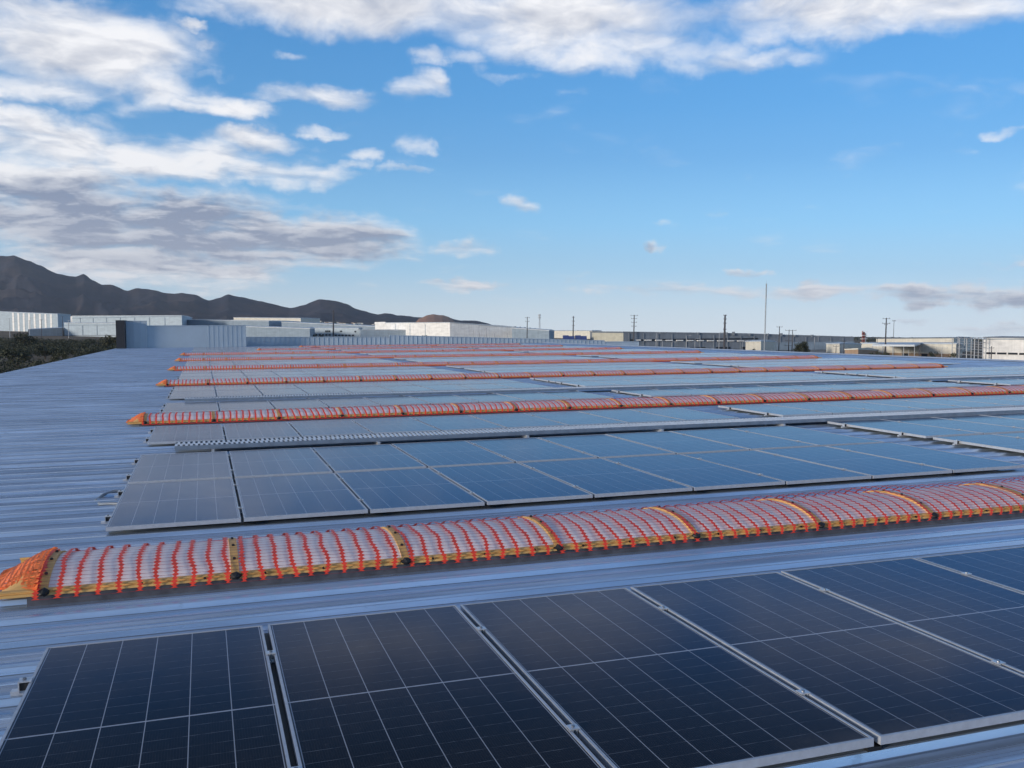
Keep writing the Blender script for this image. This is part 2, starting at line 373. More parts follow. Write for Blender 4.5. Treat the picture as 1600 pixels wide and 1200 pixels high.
# ------------------------------------------------------------------ the warehouse whose roof we stand on
def build_warehouse():
    t = thing('warehouse', 'long warehouse with blue-grey ribbed metal roof carrying the solar panels and skylights', 'building', (0, 0, 0))
    prof = [(0.0, 0.0), (0.012, 0.040), (0.020, 0.044), (0.062, 0.044), (0.070, 0.040), (0.084, 0.0),
            (0.120, 0.001), (0.170, 0.012), (0.210, 0.026), (0.222, 0.034), (0.234, 0.0255), (0.258, 0.023), (0.310, 0.010), (0.360, -0.001), (0.457, 0.0)]
    mb = MB()
    k0 = int(Y_NEAR/RIB); k1 = int(Y_FAR/RIB)
    xs = [X_EAVE, -2, 4, 10, 18, 28, X_RIDGE]
    pts = []
    for k in range(k0, k1):
        dz = 0.0
        for (y, z) in prof[:-1]: pts.append((k*RIB - 0.11 + y, ROOF_Z + 0.8*(z - 0.044)))
    rows = [[(x, y, z + 0.0006*math.sin(x*3+y)) for x in xs] for (y, z) in pts]
    mb.grid(rows)
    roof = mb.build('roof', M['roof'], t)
    mb = MB()
    rows = [[(X_RIDGE, y, z), (X_RIDGE+45, y, z-45*0.045)] for (y, z) in pts]
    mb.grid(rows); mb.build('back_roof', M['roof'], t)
    mb = MB()                                             # folded ridge cap
    pr = [(-0.28, 0.012), (-0.26, 0.02), (-0.1, 0.05), (0, 0.075), (0.1, 0.05), (0.28, 0.0)]
    mb.grid([[(X_RIDGE+a, y, ROOF_Z+b_) for a, b_ in pr] for y in (Y_NEAR, 20, 50, 80, Y_FAR)])
    mb.build('ridge_cap', simple('pale_ridge_flashing', (0.62, 0.66, 0.70), 0.45, 0.3), t)
    mb = MB()                                             # eave gutter and walls
    mb.box(X_EAVE-0.16, X_EAVE-0.01, Y_NEAR, Y_FAR, ROOF_Z-0.22, ROOF_Z-0.05)
    mb.build('gutter', simple('gutter_metal', (0.28, 0.27, 0.27), 0.5, 0.4), t)
    wm = simple('painted_wall_sheet', (0.52, 0.56, 0.60), 0.5, 0.0, 0.06, 1.0)
    mb = MB()
    zb = -12.5
    mb.quad((X_EAVE, Y_NEAR, zb), (X_EAVE, Y_FAR, zb), (X_EAVE, Y_FAR, ROOF_Z-0.2), (X_EAVE, Y_NEAR, ROOF_Z-0.2))
    mb.quad((X_EAVE, Y_FAR, -10), (X_RIDGE+45, Y_FAR, -10), (X_RIDGE+45, Y_FAR, ROOF_Z-2.1), (X_EAVE, Y_FAR, ROOF_Z-0.2))
    mb.quad((X_EAVE, Y_NEAR, zb), (X_RIDGE+45, Y_NEAR, zb), (X_RIDGE+45, Y_NEAR, ROOF_Z-2.1), (X_EAVE, Y_NEAR, ROOF_Z-0.2))
    mb.quad((X_RIDGE+45, Y_NEAR, zb), (X_RIDGE+45, Y_FAR, zb), (X_RIDGE+45, Y_FAR, ROOF_Z-2.1), (X_RIDGE+45, Y_NEAR, ROOF_Z-2.1))
    mb.build('wall', wm, t)
    return t
warehouse = build_warehouse()

def ribbed_strip(mb, p0, p1, z0, z1, pitch=0.6, depth=0.05, thick=0.12, cap=0.06):
    """an upright sheet-metal wall from p0 to p1 with standing ribs on both sides and a folded cap"""
    p0 = Vector((p0[0], p0[1], 0)); p1 = Vector((p1[0], p1[1], 0)); d = (p1-p0); L = d.length; d.normalize()
    nrm = Vector((d.y, -d.x, 0)); zv = Vector((0, 0, 1)); c = (p0+p1)/2
    mb.obox(c+zv*(z0+z1)/2, d, nrm, zv, L/2, thick/2, (z1-z0)/2)
    k = int(L/pitch)
    for i in range(k+1):
        q = p0 + d*(i*L/max(1, k))
        mb.obox(q+zv*(z0+z1)/2, d, nrm, zv, 0.05, thick/2+depth, (z1-z0)/2-0.01)
    mb.obox(c+zv*(z1+cap/2), d, nrm, zv, L/2+0.08, thick/2+depth+0.03, cap/2)

def build_parapets():
    pw = simple('pale_blue_sheet', (0.42, 0.50, 0.57), 0.5, 0.1, 0.05, 0.6)
    a = at(375, 540, 96); 
    t = thing('parapet', 'tall ribbed pale blue parapet screen at the far left corner of the roof', 'parapet', (X_EAVE+1.2, 97.5, ROOF_Z))
    mb = MB(); ribbed_strip(mb, (1.6, 0), (7.4, 0.74), 0, 2.15, 9.0, 0.02); mb.build('plain_wall', pw, t)
    mb = MB(); ribbed_strip(mb, (7.4, 0.74), (11.0, 1.2), 0, 2.15, 0.45, 0.02); mb.build('ribbed_wall', pw, t)
    mb = MB(); ribbed_strip(mb, (-0.15, 0.0), (1.62, -0.1), 0, 2.62, 0.45, 0.04, 0.3); mb.build('corner_post', pw, t)
    mb = MB(); mb.box(-1.05, -0.25, -1.2, 2.0, -3.0, 2.72); mb.build('end_panel', simple('charcoal_end_sheet', (0.022, 0.025, 0.034), 0.6, 0, .15), t)
    def sloped(mb, x0, x1, y, za, zb, pitch, thick=0.12, depth=0.05):
        n = max(1, int((x1-x0)/pitch)); zf = lambda x: za+(zb-za)*(x-x0)/(x1-x0)
        for yy in (y-thick/2, y+thick/2): mb.quad((x0, yy, -1.8), (x1, yy, -1.8), (x1, yy, zb), (x0, yy, za))
        for i in range(n+1):
            x = x0+(x1-x0)*i/n; mb.box(x-0.035, x+0.035, y-thick/2-depth, y+thick/2+depth, -1.8, zf(x))
        e = 0.07; q = thick/2+depth+0.03
        A_, B_ = Vector((x0, 0, za)), Vector((x1, 0, zb))
        mb.quad((x0, y-q, za), (x1, y-q, zb), (x1, y-q, zb+e), (x0, y-q, za+e)); mb.quad((x0, y-q, za+e), (x1, y-q, zb+e), (x1, y+q, zb+e), (x0, y+q, za+e)); mb.quad((x1, y+q, zb), (x0, y+q, za), (x0, y+q, za+e), (x1, y+q, zb+e)); mb.quad((x0, y-q, za), (x0, y+q, za), (x1, y+q, zb), (x1, y-q, zb))
        mb.quad((x0, y-q, za), (x0, y-q, za+e), (x0, y+q, za+e), (x0, y+q, za)); mb.quad((x1, y-q, zb), (x1, y+q, zb), (x1, y+q, zb+e), (x1, y-q, zb+e))
    for (x0, x1, za, zb, pt, lab) in ((4.2, 19.5, 0.92, 0.80, 0.5, 'low ribbed pale parapet along the far end of the roof, left of its step up'), (19.6, 45.5, 1.0, 0.16, 0.5, 'taller ribbed pale parapet on the far end of the roof, right of the step'), (45.6, 50.0, 0.02, -0.02, 9.0, 'plain smooth pale parapet length at the right end of the ribbed one')):
        t = thing('parapet', lab, 'parapet', (x0, 101.4, ROOF_Z), 'low parapet lengths at the far end of the roof')
        mb = MB(); sloped(mb, 0, x1-x0, 0, za, zb, pt); mb.build('ribbed_sheet' if pt < 1 else 'plain_sheet', pw, t)
build_parapets()

# ------------------------------------------------------------------ solar panels
def frame_mesh():
    mb = MB(); w = 0.013; h = 0.036; t = 0.0
    mb.box(0, PW, 0, w, -h, t); mb.box(0, PW, PL-w, PL, -h, t)
    mb.box(0, w, w, PL-w, -h, t); mb.box(PW-w, PW, w, PL-w, -h, t)
    return mb.mesh('frame')
def laminate_mesh():
    mb = MB(); e = 0.0135
    mb.cur = 0; mb.quad((e, e, -0.0025), (PW-e, e, -0.0025), (PW-e, PL-e, -0.0025), (e, PL-e, -0.0025))
    mb.cur = 1; mb.quad((e, PL-e, -0.008), (PW-e, PL-e, -0.008), (PW-e, e, -0.008), (e, e, -0.008))
    return mb.mesh('laminate')
def clamp_mesh(end=False):
    """mid clamp bridging to the next panel, its bolt and the stub of rail and foot below; an end clamp when end"""
    mb = MB(); g = 0.030
    if end:
        mb.box(-0.050, 0.010, -0.030, 0.030, 0.003, 0.009)
        mb.box(-0.050, -0.044, -0.030, 0.030, -0.050, 0.003)
        mb.cur = 1; mb.box(-0.043, -0.004, -0.022, 0.022, -0.038, -0.004)
        mb.cur = 0; mb.box(-0.085, 0.12, -0.020, 0.020, -0.062, -0.040)
        mb.cur = 2; mb.tube([(-0.024, 0, 0.009), (-0.024, 0, 0.017)], 0.009, 6)
    else:
        mb.box(PW-0.009, PW+g+0.009, -0.024, 0.024, 0.003, 0.008)
        mb.box(PW+0.004, PW+0.008, -0.024, 0.024, -0.03, 0.003); mb.box(PW+g-0.008, PW+g-0.004, -0.024, 0.024, -0.03, 0.003)
        mb.box(PW-0.15, PW+g+0.1, -0.020, 0.020, -0.062, -0.040)
        mb.cur = 2; mb.tube([(PW+g/2, 0, 0.008), (PW+g/2, 0, 0.014)], 0.008, 6)
        mb.cur = 0; mb.tube([(PW+g/2, 0, -0.06), (PW+g/2, 0, 0.003)], 0.005, 6)
    return mb.mesh('clamp')
FM, LM, CM, CE = frame_mesh(), laminate_mesh(), clamp_mesh(), clamp_mesh(True)
_d = MB(); _d.box(PW-0.02, PW+0.05, 0.01, PL-0.01, -0.062, -0.046); DM = _d.mesh('gap_dark_strip'); DM.materials.append(M['black'])  # black strip added below the gap between panels to make it dark
FM.materials.append(M['alu']); LM.materials.append(M['glass']); LM.materials.append(M['back'])
for q in (CM, CE):
    for mm in (M['clamp'], M['black'], M['bolt']): q.materials.append(mm)

ORD = ['', 'first', 'second', 'third', 'fourth', 'fifth', 'sixth', 'seventh', 'eighth', 'ninth', 'tenth', 'eleventh', 'twelfth']
# (y0 left block, y0 other blocks, description, spacing)
GR = 'solar panels laid out in rows on the roof'
ROWS = [(3.084, None, 'in the nearest row, in front of all skylights', 1.163),
        (8.67, 8.98, 'in the front row behind the nearest netted skylight', 1.158),
        (11.18, 11.52, 'in the back row before the nearest cable tray', 1.158),
        (15.08, 15.25, 'between the nearest cable tray and the second skylight', 1.158),
        (20.70, 20.80, 'in the single row right behind the second skylight', 1.158),
        (24.85, 25.00, 'in the row just behind the second cable tray', 1.158),
        (27.40, 27.50, 'in the row just before the third skylight', 1.158),
        (33.20, 33.30, 'in the row right behind the third skylight', 1.158),
        (35.80, 35.90, 'in the middle row between third and fourth skylights', 1.158),
        (38.9, 39.0, 'in the row just before the fourth skylight', 1.158),
        (45.2, 45.3, 'in the row right behind the fourth skylight', 1.158),
        (47.8, 47.9, 'in the middle row between fourth and fifth skylights', 1.158),
        (51.2, 51.3, 'in the row just before the fifth skylight', 1.158)]
FAR = [57.6, 60.2, 63.6, 70.4, 73.0, 76.4, 81.0, 84.4, 88.0, 92.0]
BLOCKS = [(-0.845, 9, 'left'), (10.62, 9, 'middle'), (22.2, 9, 'right')]
def in_view(x, y, z=0, pad=40):
    d = Vector((x, y, z)) - EYE; f = d.dot(FW)
    if f < 0.3: return False
    u = 800 + F_PX*d.dot(RT)/f; v = 600 - F_PX*d.dot(UP)/f
    return -pad < u < 1600+pad and 0 < v < 1200+pad
specs = []
for ri, (ya, yb, desc, sp_) in enumerate(ROWS):
    for bi, (x0, n, bname) in enumerate(BLOCKS):
        if bi and yb is None: continue
        y0 = ya if bi == 0 else yb
        for k in range(n):
            x = x0 + k*sp_
            if any(in_view(x+a*PW, y0+b*PL) for a in (0, .5, 1) for b in (0, .25, .5, .75, 1)):
                specs.append((x, y0, k, n, ri, desc, bname, k == 0))
singles = specs[:300]; spill = specs[300:]
for (x, y, k, n, ri, desc, bname, first) in singles:
    pos = ('leftmost solar panel' if k == 0 else ORD[k+1]+' solar panel from the left')
    lab = '%s of the %s block %s' % (pos, bname, desc)
    if len(lab.split()) > 16: lab = lab.replace(' from the left', ' from left').replace('in the ', '').replace(' the ', ' ', 1)
    while len(lab.split()) > 16: lab = lab.replace(' the ', ' ', 1)
    t = thing('solar_panel', lab, 'solar panel', (x + random.uniform(-.002, .002), y + random.uniform(-.004, .004), random.uniform(-.0015, .0015)), GR)
    t.rotation_euler = (random.uniform(-.0012, .0012), random.uniform(-.0012, .0012), random.uniform(-.0008, .0008))
    link('frame', FM, None, t); link('laminate', LM, None, t)
    if y < 34:
        if ri == 0 and k < n-1 or ri and k < n-1:
            for cy in (0.50, PL-0.50): link('clamp', CM, None, t, (0, cy, 0))
            if y < 20: link('gap_dark_strip', DM, None, t)
        if first:
            for cy in (0.50, PL-0.50): link('clamp', CE, None, t, (0, cy, 0))
mb = MB()
def add_panel(mb, x, y):
    mb.cur = 0; w = 0.012
    mb.box(x, x+PW, y, y+w, -.04, 0); mb.box(x, x+PW, y+PL-w, y+PL, -.04, 0); mb.box(x, x+w, y+w, y+PL-w, -.04, 0); mb.box(x+PW-w, x+PW, y+w, y+PL-w, -.04, 0)
    mb.cur = 1; mb.quad((x+w, y+w, -.003), (x+PW-w, y+w, -.003), (x+PW-w, y+PL-w, -.003), (x+w, y+PL-w, -.003))
for (x, y, *_r) in spill: add_panel(mb, x, y)
for y in FAR:
    for x0, n, _b in BLOCKS:
        for k in range(n):
            if in_view(x0+k*1.158, y, 0, 100): add_panel(mb, x0+k*1.158, y)
fm_, fa_, fb_ = mat('far_panel_glass'); ar_coated(fm_, fa_, fb_, (0.024, 0.026, 0.04, 1), 0.14); M['far_glass'] = fm_
o = mb.build('far_solar_panels', [M['alu'], M['far_glass']])
tag(o, 'distant rows of solar panels merging together toward the far parapet', 'solar panels', kind='stuff')

# ------------------------------------------------------------------ netted skylights
SEG = 1.215
def arch(s, W_=1.0, H=0.100):            # s in 0..1 across the dome -> (dy, dz) from the near springing
    a = math.pi*(0.14 + 0.72*s)
    c0, s0 = math.cos(math.pi*0.14), math.sin(math.pi*0.14)
    return (W_*(0.5 - 0.5*math.cos(a)/c0), H*(math.sin(a)-s0)/(1-s0))
def build_skylight(y0, x0, x1, label, netlabel, lod, group, raised=None, tipscale=1.0, seed=0):
    rnd = random.Random(seed)
    t = thing('skylight', label, 'skylight', (x0, y0, ROOF_Z), group)
    n = int(round((x1-x0)/SEG)); L = n*SEG; base = 0.066       # local z of the springing
    ns = 14 if lod == 0 else 8
    W_, H = 1.0, 0.100
    # dark curb, open box section
    mb = MB(); mb.box(-0.1, L+0.1, 0.015, 0.06, -0.04, 0.038); mb.box(-0.1, L+0.1, W_-0.06, W_-0.015, -0.04, 0.038); mb.box(-0.1, -0.055, 0.06, W_-0.06, -0.04, 0.038)
    mb.build('curb', M['curb'], t)
    # ochre edge rail: lower lip, groove, upper flange
    mb = MB()
    for sgn, yy in ((1, 0.0), (-1, W_)):
        pr = [(0.030, 0.036), (-0.012, 0.036), (-0.012, 0.052), (0.004, 0.056), (0.004, 0.064), (-0.006, 0.068), (-0.006, 0.074), (0.026, 0.079), (0.030, 0.070)]
        rows = [[(x, yy+sgn*a, b) for a, b in pr] for x in (-0.30, L/2, L+0.3)]
        mb.grid(rows)
    mb.build('edge_rail', M['ochre'], t)
    # glazing: one milky sheet per bay
    for k in range(n):
        mb = MB(); mb.smooth = True
        xa, xb = k*SEG+0.022, (k+1)*SEG-0.022
        rows = []
        for j in range(5):
            x = xa + (xb-xa)*j/4; bulge = 0.006*math.sin(math.pi*j/4)
            rows.append([(x, 0.02+arch(i/ns, W_-0.04, H)[0], base+arch(i/ns, W_-0.04, H)[1] + bulge*math.sin(math.pi*i/ns)) for i in range(ns+1)])
        mb.grid([list(reversed(r)) for r in rows]); mb.build('glazing', M['dome'], t)
    # ochre straps over the joints, with black screws and the black knob at the foot
    for k in range(n+1):
        mb = MB(); xc = k*SEG; hw = 0.027
        prof = [arch(i/ns, W_+0.0, H+0.012) for i in range(ns+1)]
        rows = [[(xc-hw, dy, base+dz-0.012), (xc-hw, dy, base+dz+0.004), (xc+hw, dy, base+dz+0.004), (xc+hw, dy, base+dz-0.012)] for dy, dz in prof]
        mb.grid(rows)
        st = mb.build('strap', M['ochre'], t)
        if lod <= 1:
            mb = MB(); rows = []
            for q_, (yy, k_) in enumerate(((-0.002, 1.15), (-0.020, 1.1), (-0.030, 0.8), (-0.042, 0.62), (-0.048, 0.15))):
                rows.append([(xc+0.034*k_*math.cos(a_*math.pi/5)*(1+0.25*math.sin(a_*2.3+k)), yy, 0.058+0.023*k_*math.sin(a_*math.pi/5)*(1+0.2*math.cos(a_*3.1+k))) for a_ in range(10)])
            mb.grid(rows, close=True); mb.poly(rows[-1])
            mb.build('bolt_knob', M['black'], st)
            if lod == 0:
                for s_ in (0.2, 0.42, 0.62):
                    dy, dz = arch(s_, W_, H+0.012); q_ = MB(); q_.tube([(xc, dy, base+dz+0.003), (xc, dy-0.004, base+dz+0.014)], 0.011, 7); q_.build('strap_screw', M['black'], st)
    if lod == 0:
        mb = MB()
        for k in range(n*3):
            xx = (k+0.5)*SEG/3
            mb = MB(); mb.tube([(xx, -0.006, 0.060), (xx, -0.018, 0.060)], 0.009, 6)
            mb.build('rail_screw', M['black'], t)
    # hipped end caps
    for sgn, xe in ((-1, 0.0), (1, L)):
        mb = MB(); mb.smooth = True; rows = []
        for j, (dx_, k_) in enumerate(((0.05, 1.0), (0.14, 1.0), (0.20, 0.86), (0.27, 0.48), (0.34, 0.05))):
            dxx = dx_*tipscale
            rows.append([(xe+sgn*dxx, 0.5*W_+(arch(i/ns, W_, H)[0]-0.5*W_)*(1-0.10*(1-k_)), 0.045+(base-0.045)*k_+arch(i/ns, W_, H)[1]*k_) for i in range(ns+1)])
        mb.grid(rows); mb.build('end_cap', M['ochre'], t)
    # ---------------------------------------------------------------- netting, lies over the skylight: a thing of its own
    net = thing('safety_net', netlabel, 'net', (x0, y0, ROOF_Z), group.replace('skylights', 'nets'))
    P0 = (-0.035, 0.045); path = []
    def netpt(x, s):                      # s from -0.13 (near hem) to 1.13 (far hem)
        if s < 0: f_ = -s/0.13; dy, dz = -0.030+0.0*f_, base+0.012-0.062*f_
        elif s > 1: f_ = (s-1)/0.13; dy, dz = W_+0.03, base+0.012-0.062*f_
        else:
            dy, dz = arch(s, W_+0.05, H+0.008); dy -= 0.025; dz += base+0.012
        w = noise.noise(Vector((x*1.3+seed*9, s*2.0, 0.3)))
        lift = 0.005*max(0.0, w)
        if raised and s > 0.5:
            r_ = max(0.0, min(1.0, (x-raised)/0.8)); lift += r_*(0.02+0.05*max(0, noise.noise(Vector((x*0.9, 4.0, 1)))))*max(0, 1-abs(s-0.72)/0.25)
        return Vector((x, dy, dz+lift))
    step = 0.119; nb = int((L+0.1)/step)
    ss = 30 if lod == 0 else (16 if lod == 1 else 9)
    mb = MB()
    bandx = [-0.03 + i*step for i in range(nb+1)]
    def bx(i, s):
        x = bandx[i]; s = min(s, 0.62)
        return x + 0.040*noise.noise(Vector((x*0.8+seed, s*1.6, 0))) + 0.020*noise.noise(Vector((x*6, s*5.0, seed*3.0)))
    cordpitch = 0.046; ncord = int(1.26/cordpitch)
    half0 = 0.0060 if lod == 0 else (0.015 if lod == 1 else 0.019)
    for i in range(nb+1):
        left = []; right = []
        if lod == 0:
            svals = []
            for c in range(ncord+1):
                s_ = -0.13 + 1.26*c/ncord
                svals.append((s_, 1)); 
                if c < ncord: svals.append((s_+1.26*0.5/ncord, 0))
        else: svals = [(-0.13+1.26*j/ss, 0.25) for j in range(ss+1)]
        for s_, node in svals:
            x = bx(i, s_); hw = half0 + (0.0190*node*(0.6+0.6*rnd.random()) if lod == 0 else 0.0)
            left.append(netpt(x-hw, s_)); right.append(netpt(x+hw, s_))
        mb.grid([left, right])
    # hem cords along both edges
    for s_ in ((-0.13, 1.13) if lod else (1.13, 0.98 if raised else 1.12)):
        a = []; b_ = []
        for i in range(nb+1):
            p = netpt(bx(i, s_), s_); a.append(p+Vector((0, 0, -0.005))); b_.append(p+Vector((0, 0, 0.006)))
        mb.grid([a, b_])
    mb.build('net_bands', M['net'], net)
    if lod <= 1:
        mb = MB(); cn = ncord if lod == 0 else 7
        cw = 0.0028 if lod == 0 else 0.0045
        for c in range(cn+1):
            s_ = -0.13 + 1.26*c/cn
            if -0.12 < s_ < 0.02: continue
            a = []; b_ = []
            for i in range(nb+1):
                x = bx(i, s_); a.append(netpt(x, s_-cw)); b_.append(netpt(x, s_+cw))
                if i < nb:
                    xm = (x + bx(i+1, s_))/2; ds = 0.010*noise.noise(Vector((xm*9, s_*30, seed)))
                    a.append(netpt(xm, s_+ds-cw*0.55)); b_.append(netpt(xm, s_+ds+cw*0.55))
            mb.grid([a, b_])
        mb.build('net_cords', M['cord'], net)
    # bunched net drawn together over the hip at each end
    for sgn, xe in ((-1, -0.03), (1, L+0.03)):
        mb = MB()
        nf = 44 if lod == 0 else (18 if lod == 1 else 10)
        for k in range(nf):
            s0 = -0.1 + 1.2*(k+0.5)/nf; gather = 0.35 + 0.5*s0*0.9
            pts = []
            for j in range(7):
                q = j/6.0; x = xe + sgn*(q*0.42*tipscale)
                yy = netpt(0, max(0, min(1, s0)))
                kz = max(0.0, 1-(q*1.15)**1.6)
                y_ = yy.y*(1-0.55*q) + 0.26*q + 0.02*noise.noise(Vector((k*1.7, q*4, seed)))
                z_ = 0.035 + (yy.z-0.035)*kz + 0.018*noise.noise(Vector((k*2.3, q*6, 5+seed))) + 0.012
                pts.append(Vector((x, y_, z_)))
            hw = (0.006 + 0.006*rnd.random()) if lod == 0 else 0.022
            up_ = Vector((0, hw, 0.3*hw))
            mb.grid([[p-up_ for p in pts], [p+up_ for p in pts]])
        if lod == 0:
            for k in range(9):
                q = 0.08+k*0.11; pts = []
                for j in range(15):
                    s0 = j/14; yy = netpt(0, s0); kz = max(0.0, 1-(q*1.15)**1.6)
                    pts.append(Vector((xe+sgn*q*0.42*tipscale + 0.012*noise.noise(Vector((s0*5, q*7, 2))), yy.y*(1-0.55*q)+0.26*q, 0.035+(yy.z-0.035)*kz+0.018)))
                mb.grid([[p-Vector((0.007, 0, 0)) for p in pts], [p+Vector((0.007, 0, 0)) for p in pts]])
        mb.build('gathered_end', M['net_bright'], net)
    return t
SKG = 'netted ridge skylights crossing the roof'
SKY = [(6.67, -1.04, 31.4, 0, 'nearest'), (18.40, -1.06, 31.4, 1, 'second'), (30.9, -1.10, 29.2, 1, 'third'), (42.4, -1.15, 31.4, 2, 'fourth'),
       (54.8, -1.2, 31.4, 2, 'fifth'), (67.2, -1.2, 31.4, 2, 'sixth'), (79.0, 4.5, 31.4, 2, 'seventh'), (90.0, 9.0, 31.4, 2, 'eighth')]
for i, (y, xa, xb, lod, nm) in enumerate(SKY):
    where = {0: 'in front of the double panel row', 1: 'behind the nearest cable tray', 2: 'behind the second cable tray'}.get(i, 'counted from the camera')
    build_skylight(y, xa, xb, '%s long milky domed skylight with ochre frame, %s' % (nm, where),
                   'torn orange safety net stretched over the %s skylight%s' % (nm, '' if i < 3 else ' from the camera'), lod, SKG, 5.2 if i == 0 else None, 0.8 if i == 0 else 0.75, i)

# ------------------------------------------------------------------ cable trays
def build_tray(y, x0, x1, label, fine):
    t = thing('cable_tray', label, 'cable tray', (x0, y, ROOF_Z), 'cable trays running between the panel rows')
    Wd = 0.56; zt = 0.120; L = x1-x0
    mb = MB(); mb.box(0, L, 0.0, 0.004, zt-0.060, zt); mb.box(0, L, 0.004, 0.022, zt-0.004, zt); mb.box(0, L, 0.004, 0.022, zt-0.060, zt-0.056)
    mb.build('side_rail', M['tray_side'], t)
    mb = MB(); mb.box(0, L, Wd-0.004, Wd, zt-0.095, zt); mb.box(0, L, Wd-0.022, Wd-0.004, zt-0.004, zt)
    mb.build('side_rail', M['tray_side'], t)
    mb = MB(); st = 0.070
    for k in range(int(L/st)):
        x = k*st
        mb.box(x, x+0.036, 0.024, Wd/2-0.03, zt-0.010, zt-0.002)
        mb.box(x+0.030, x+0.066, Wd/2+0.03, Wd-0.024, zt-0.010, zt-0.002)
    mb.box(0, L, Wd/2-0.028, Wd/2+0.028, zt-0.012, zt-0.003)
    mb.build('rungs', M['tray'], t)
    mb = MB(); mb.box(0, L, 0.004, Wd-0.004, zt-0.058, zt-0.054); mb.build('tray_floor', M['curb'], t)
    for k in range(int(L/2.4)+1):
        mb = MB(); x = 0.5+k*2.4
        mb.box(x, x+0.04, -0.05, Wd+0.05, zt-0.110, zt-0.062); mb.box(x+0.005, x+0.035, 0.02, 0.06, -0.04, zt-0.111); mb.box(x+0.005, x+0.035, Wd-0.06, Wd-0.02, -0.04, zt-0.111)
        mb.build('support', M['clamp'], t)
build_tray(13.93, -0.42, 33.0, 'nearest galvanised ladder cable tray, behind the double panel row', True)
build_tray(23.35, -0.45, 33.0, 'second galvanised cable tray, behind the second netted skylight', True)

# loose conduit loop by the left end of the double row
mb = MB(); mb.smooth = True
mb.tube([(-0.84, 10.9, -0.07), (-0.95, 10.93, -0.05), (-1.07, 10.86, -0.075), (-1.12, 10.6, -0.09), (-1.05, 10.35, -0.085), (-0.95, 10.2, -0.06), (-0.82, 10.15, -0.06)], 0.016, 8)
tag(mb.build('conduit', simple('grey_conduit', (0.20, 0.23, 0.27), 0.4)), 'short grey cable loop sticking out of the left end of the double panel row', 'cable')


# ------------------------------------------------------------------ distant place
def wallmat(name, col, rough=0.7, ribs=0.0):
    mt, A, b = mat(name)
    co = A.n('ShaderNodeTexCoord').outputs['Object']
    n = A.noise(A.vmath('MULTIPLY', co, (0.15, 0.15, 0.6)), 1.0, 5, 0.6)
    st = A.noise(A.vmath('MULTIPLY', co, (1.2, 1.2, 0.05)), 1.0, 3, 0.6)
    k = A.math('MULTIPLY', A.ramp(n, 0.3, 0.7, 0.90, 1.08), A.ramp(st, 0.3, 0.7, 0.92, 1.06))
    s = A.n('ShaderNodeVectorMath', operation='SCALE'); s.inputs[0].default_value = col; A.put(s.inputs[3], k)
    A.put(b.inputs['Base Color'], s.outputs[0]); b.inputs['Roughness'].default_value = rough; b.inputs['Specular IOR Level'].default_value = 0.3
    return mt
WM = {'white': wallmat('white_sheet_wall', (0.86, 0.85, 0.82)), 'pale': wallmat('pale_blue_sheet_wall', (0.42, 0.50, 0.56)), 'mid': wallmat('mid_grey_blue_wall', (0.26, 0.33, 0.40)),
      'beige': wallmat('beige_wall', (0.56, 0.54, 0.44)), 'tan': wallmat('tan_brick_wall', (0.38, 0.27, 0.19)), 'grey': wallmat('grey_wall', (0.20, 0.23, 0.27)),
      'dark': wallmat('dark_glass', (0.02, 0.025, 0.035), 0.4), 'roofpale': wallmat('pale_roof_sheet', (0.55, 0.60, 0.64), 0.5), 'steel': wallmat('galvanised_steel', (0.42, 0.44, 0.46), 0.5),
      'pole': wallmat('dark_pole', (0.07, 0.07, 0.08)), 'blue': wallmat('blue_paint', (0.05, 0.08, 0.25), 0.5), 'cream': wallmat('cream_wall', (0.70, 0.67, 0.58)), 'red': wallmat('red_paint', (0.22, 0.08, 0.07)), 'concrete': wallmat('pale_concrete', (0.42, 0.42, 0.42))}
def corner(u, v, D):
    return at(u, v, D*FAR_K)
def building(label, pts, wm, roofm='roofpale', eave=0.5, group=None, name='industrial_building', cat='building'):
    """pts: three roof corners seen in the view as (u, v, D): left, nearest, right; the fourth closes the footprint"""
    P = [corner(*p) for p in pts]; P.append(P[0]+P[2]-P[1])
    zt = [p.z for p in P]
    org = Vector((P[1].x, P[1].y, gz(P[1].x, P[1].y)))
    t = thing(name, label, cat, org, group)
    L = [p-org for p in P]
    mb = MB()
    order = [0, 1, 2, 3]
    zb = -2.0
    for i in range(4):
        a, b = L[order[i]], L[order[(i+1) % 4]]
        mb.quad((a.x, a.y, zb), (b.x, b.y, zb), (b.x, b.y, b.z), (a.x, a.y, a.z))
    mb.build('wall', WM[wm], t)
    mb = MB(); c = (L[0]+L[1]+L[2]+L[3])/4
    def grow(p, k, dz): d = Vector((p.x-c.x, p.y-c.y, 0)); d.normalize(); return Vector((p.x+d.x*k, p.y+d.y*k, p.z+dz))
    lo = [grow(p, eave, 0.01) for p in L]; hi = [grow(p, eave, 0.55) for p in L]
    for i in range(4): j = (i+1) % 4; mb.quad(lo[i], lo[j], hi[j], hi[i])
    ridge = [(hi[0]+hi[3])/2+Vector((0, 0, .6)), (hi[1]+hi[2])/2+Vector((0, 0, .6))]
    mb.quad(hi[0], hi[1], ridge[1], ridge[0]); mb.quad(ridge[0], ridge[1], hi[2], hi[3]); mb.poly([hi[1], hi[2], ridge[1]]); mb.poly([hi[3], hi[0], ridge[0]])
    mb.poly(list(reversed(lo)))
    mb.build('roof', WM[roofm], t)
    return t, L, org
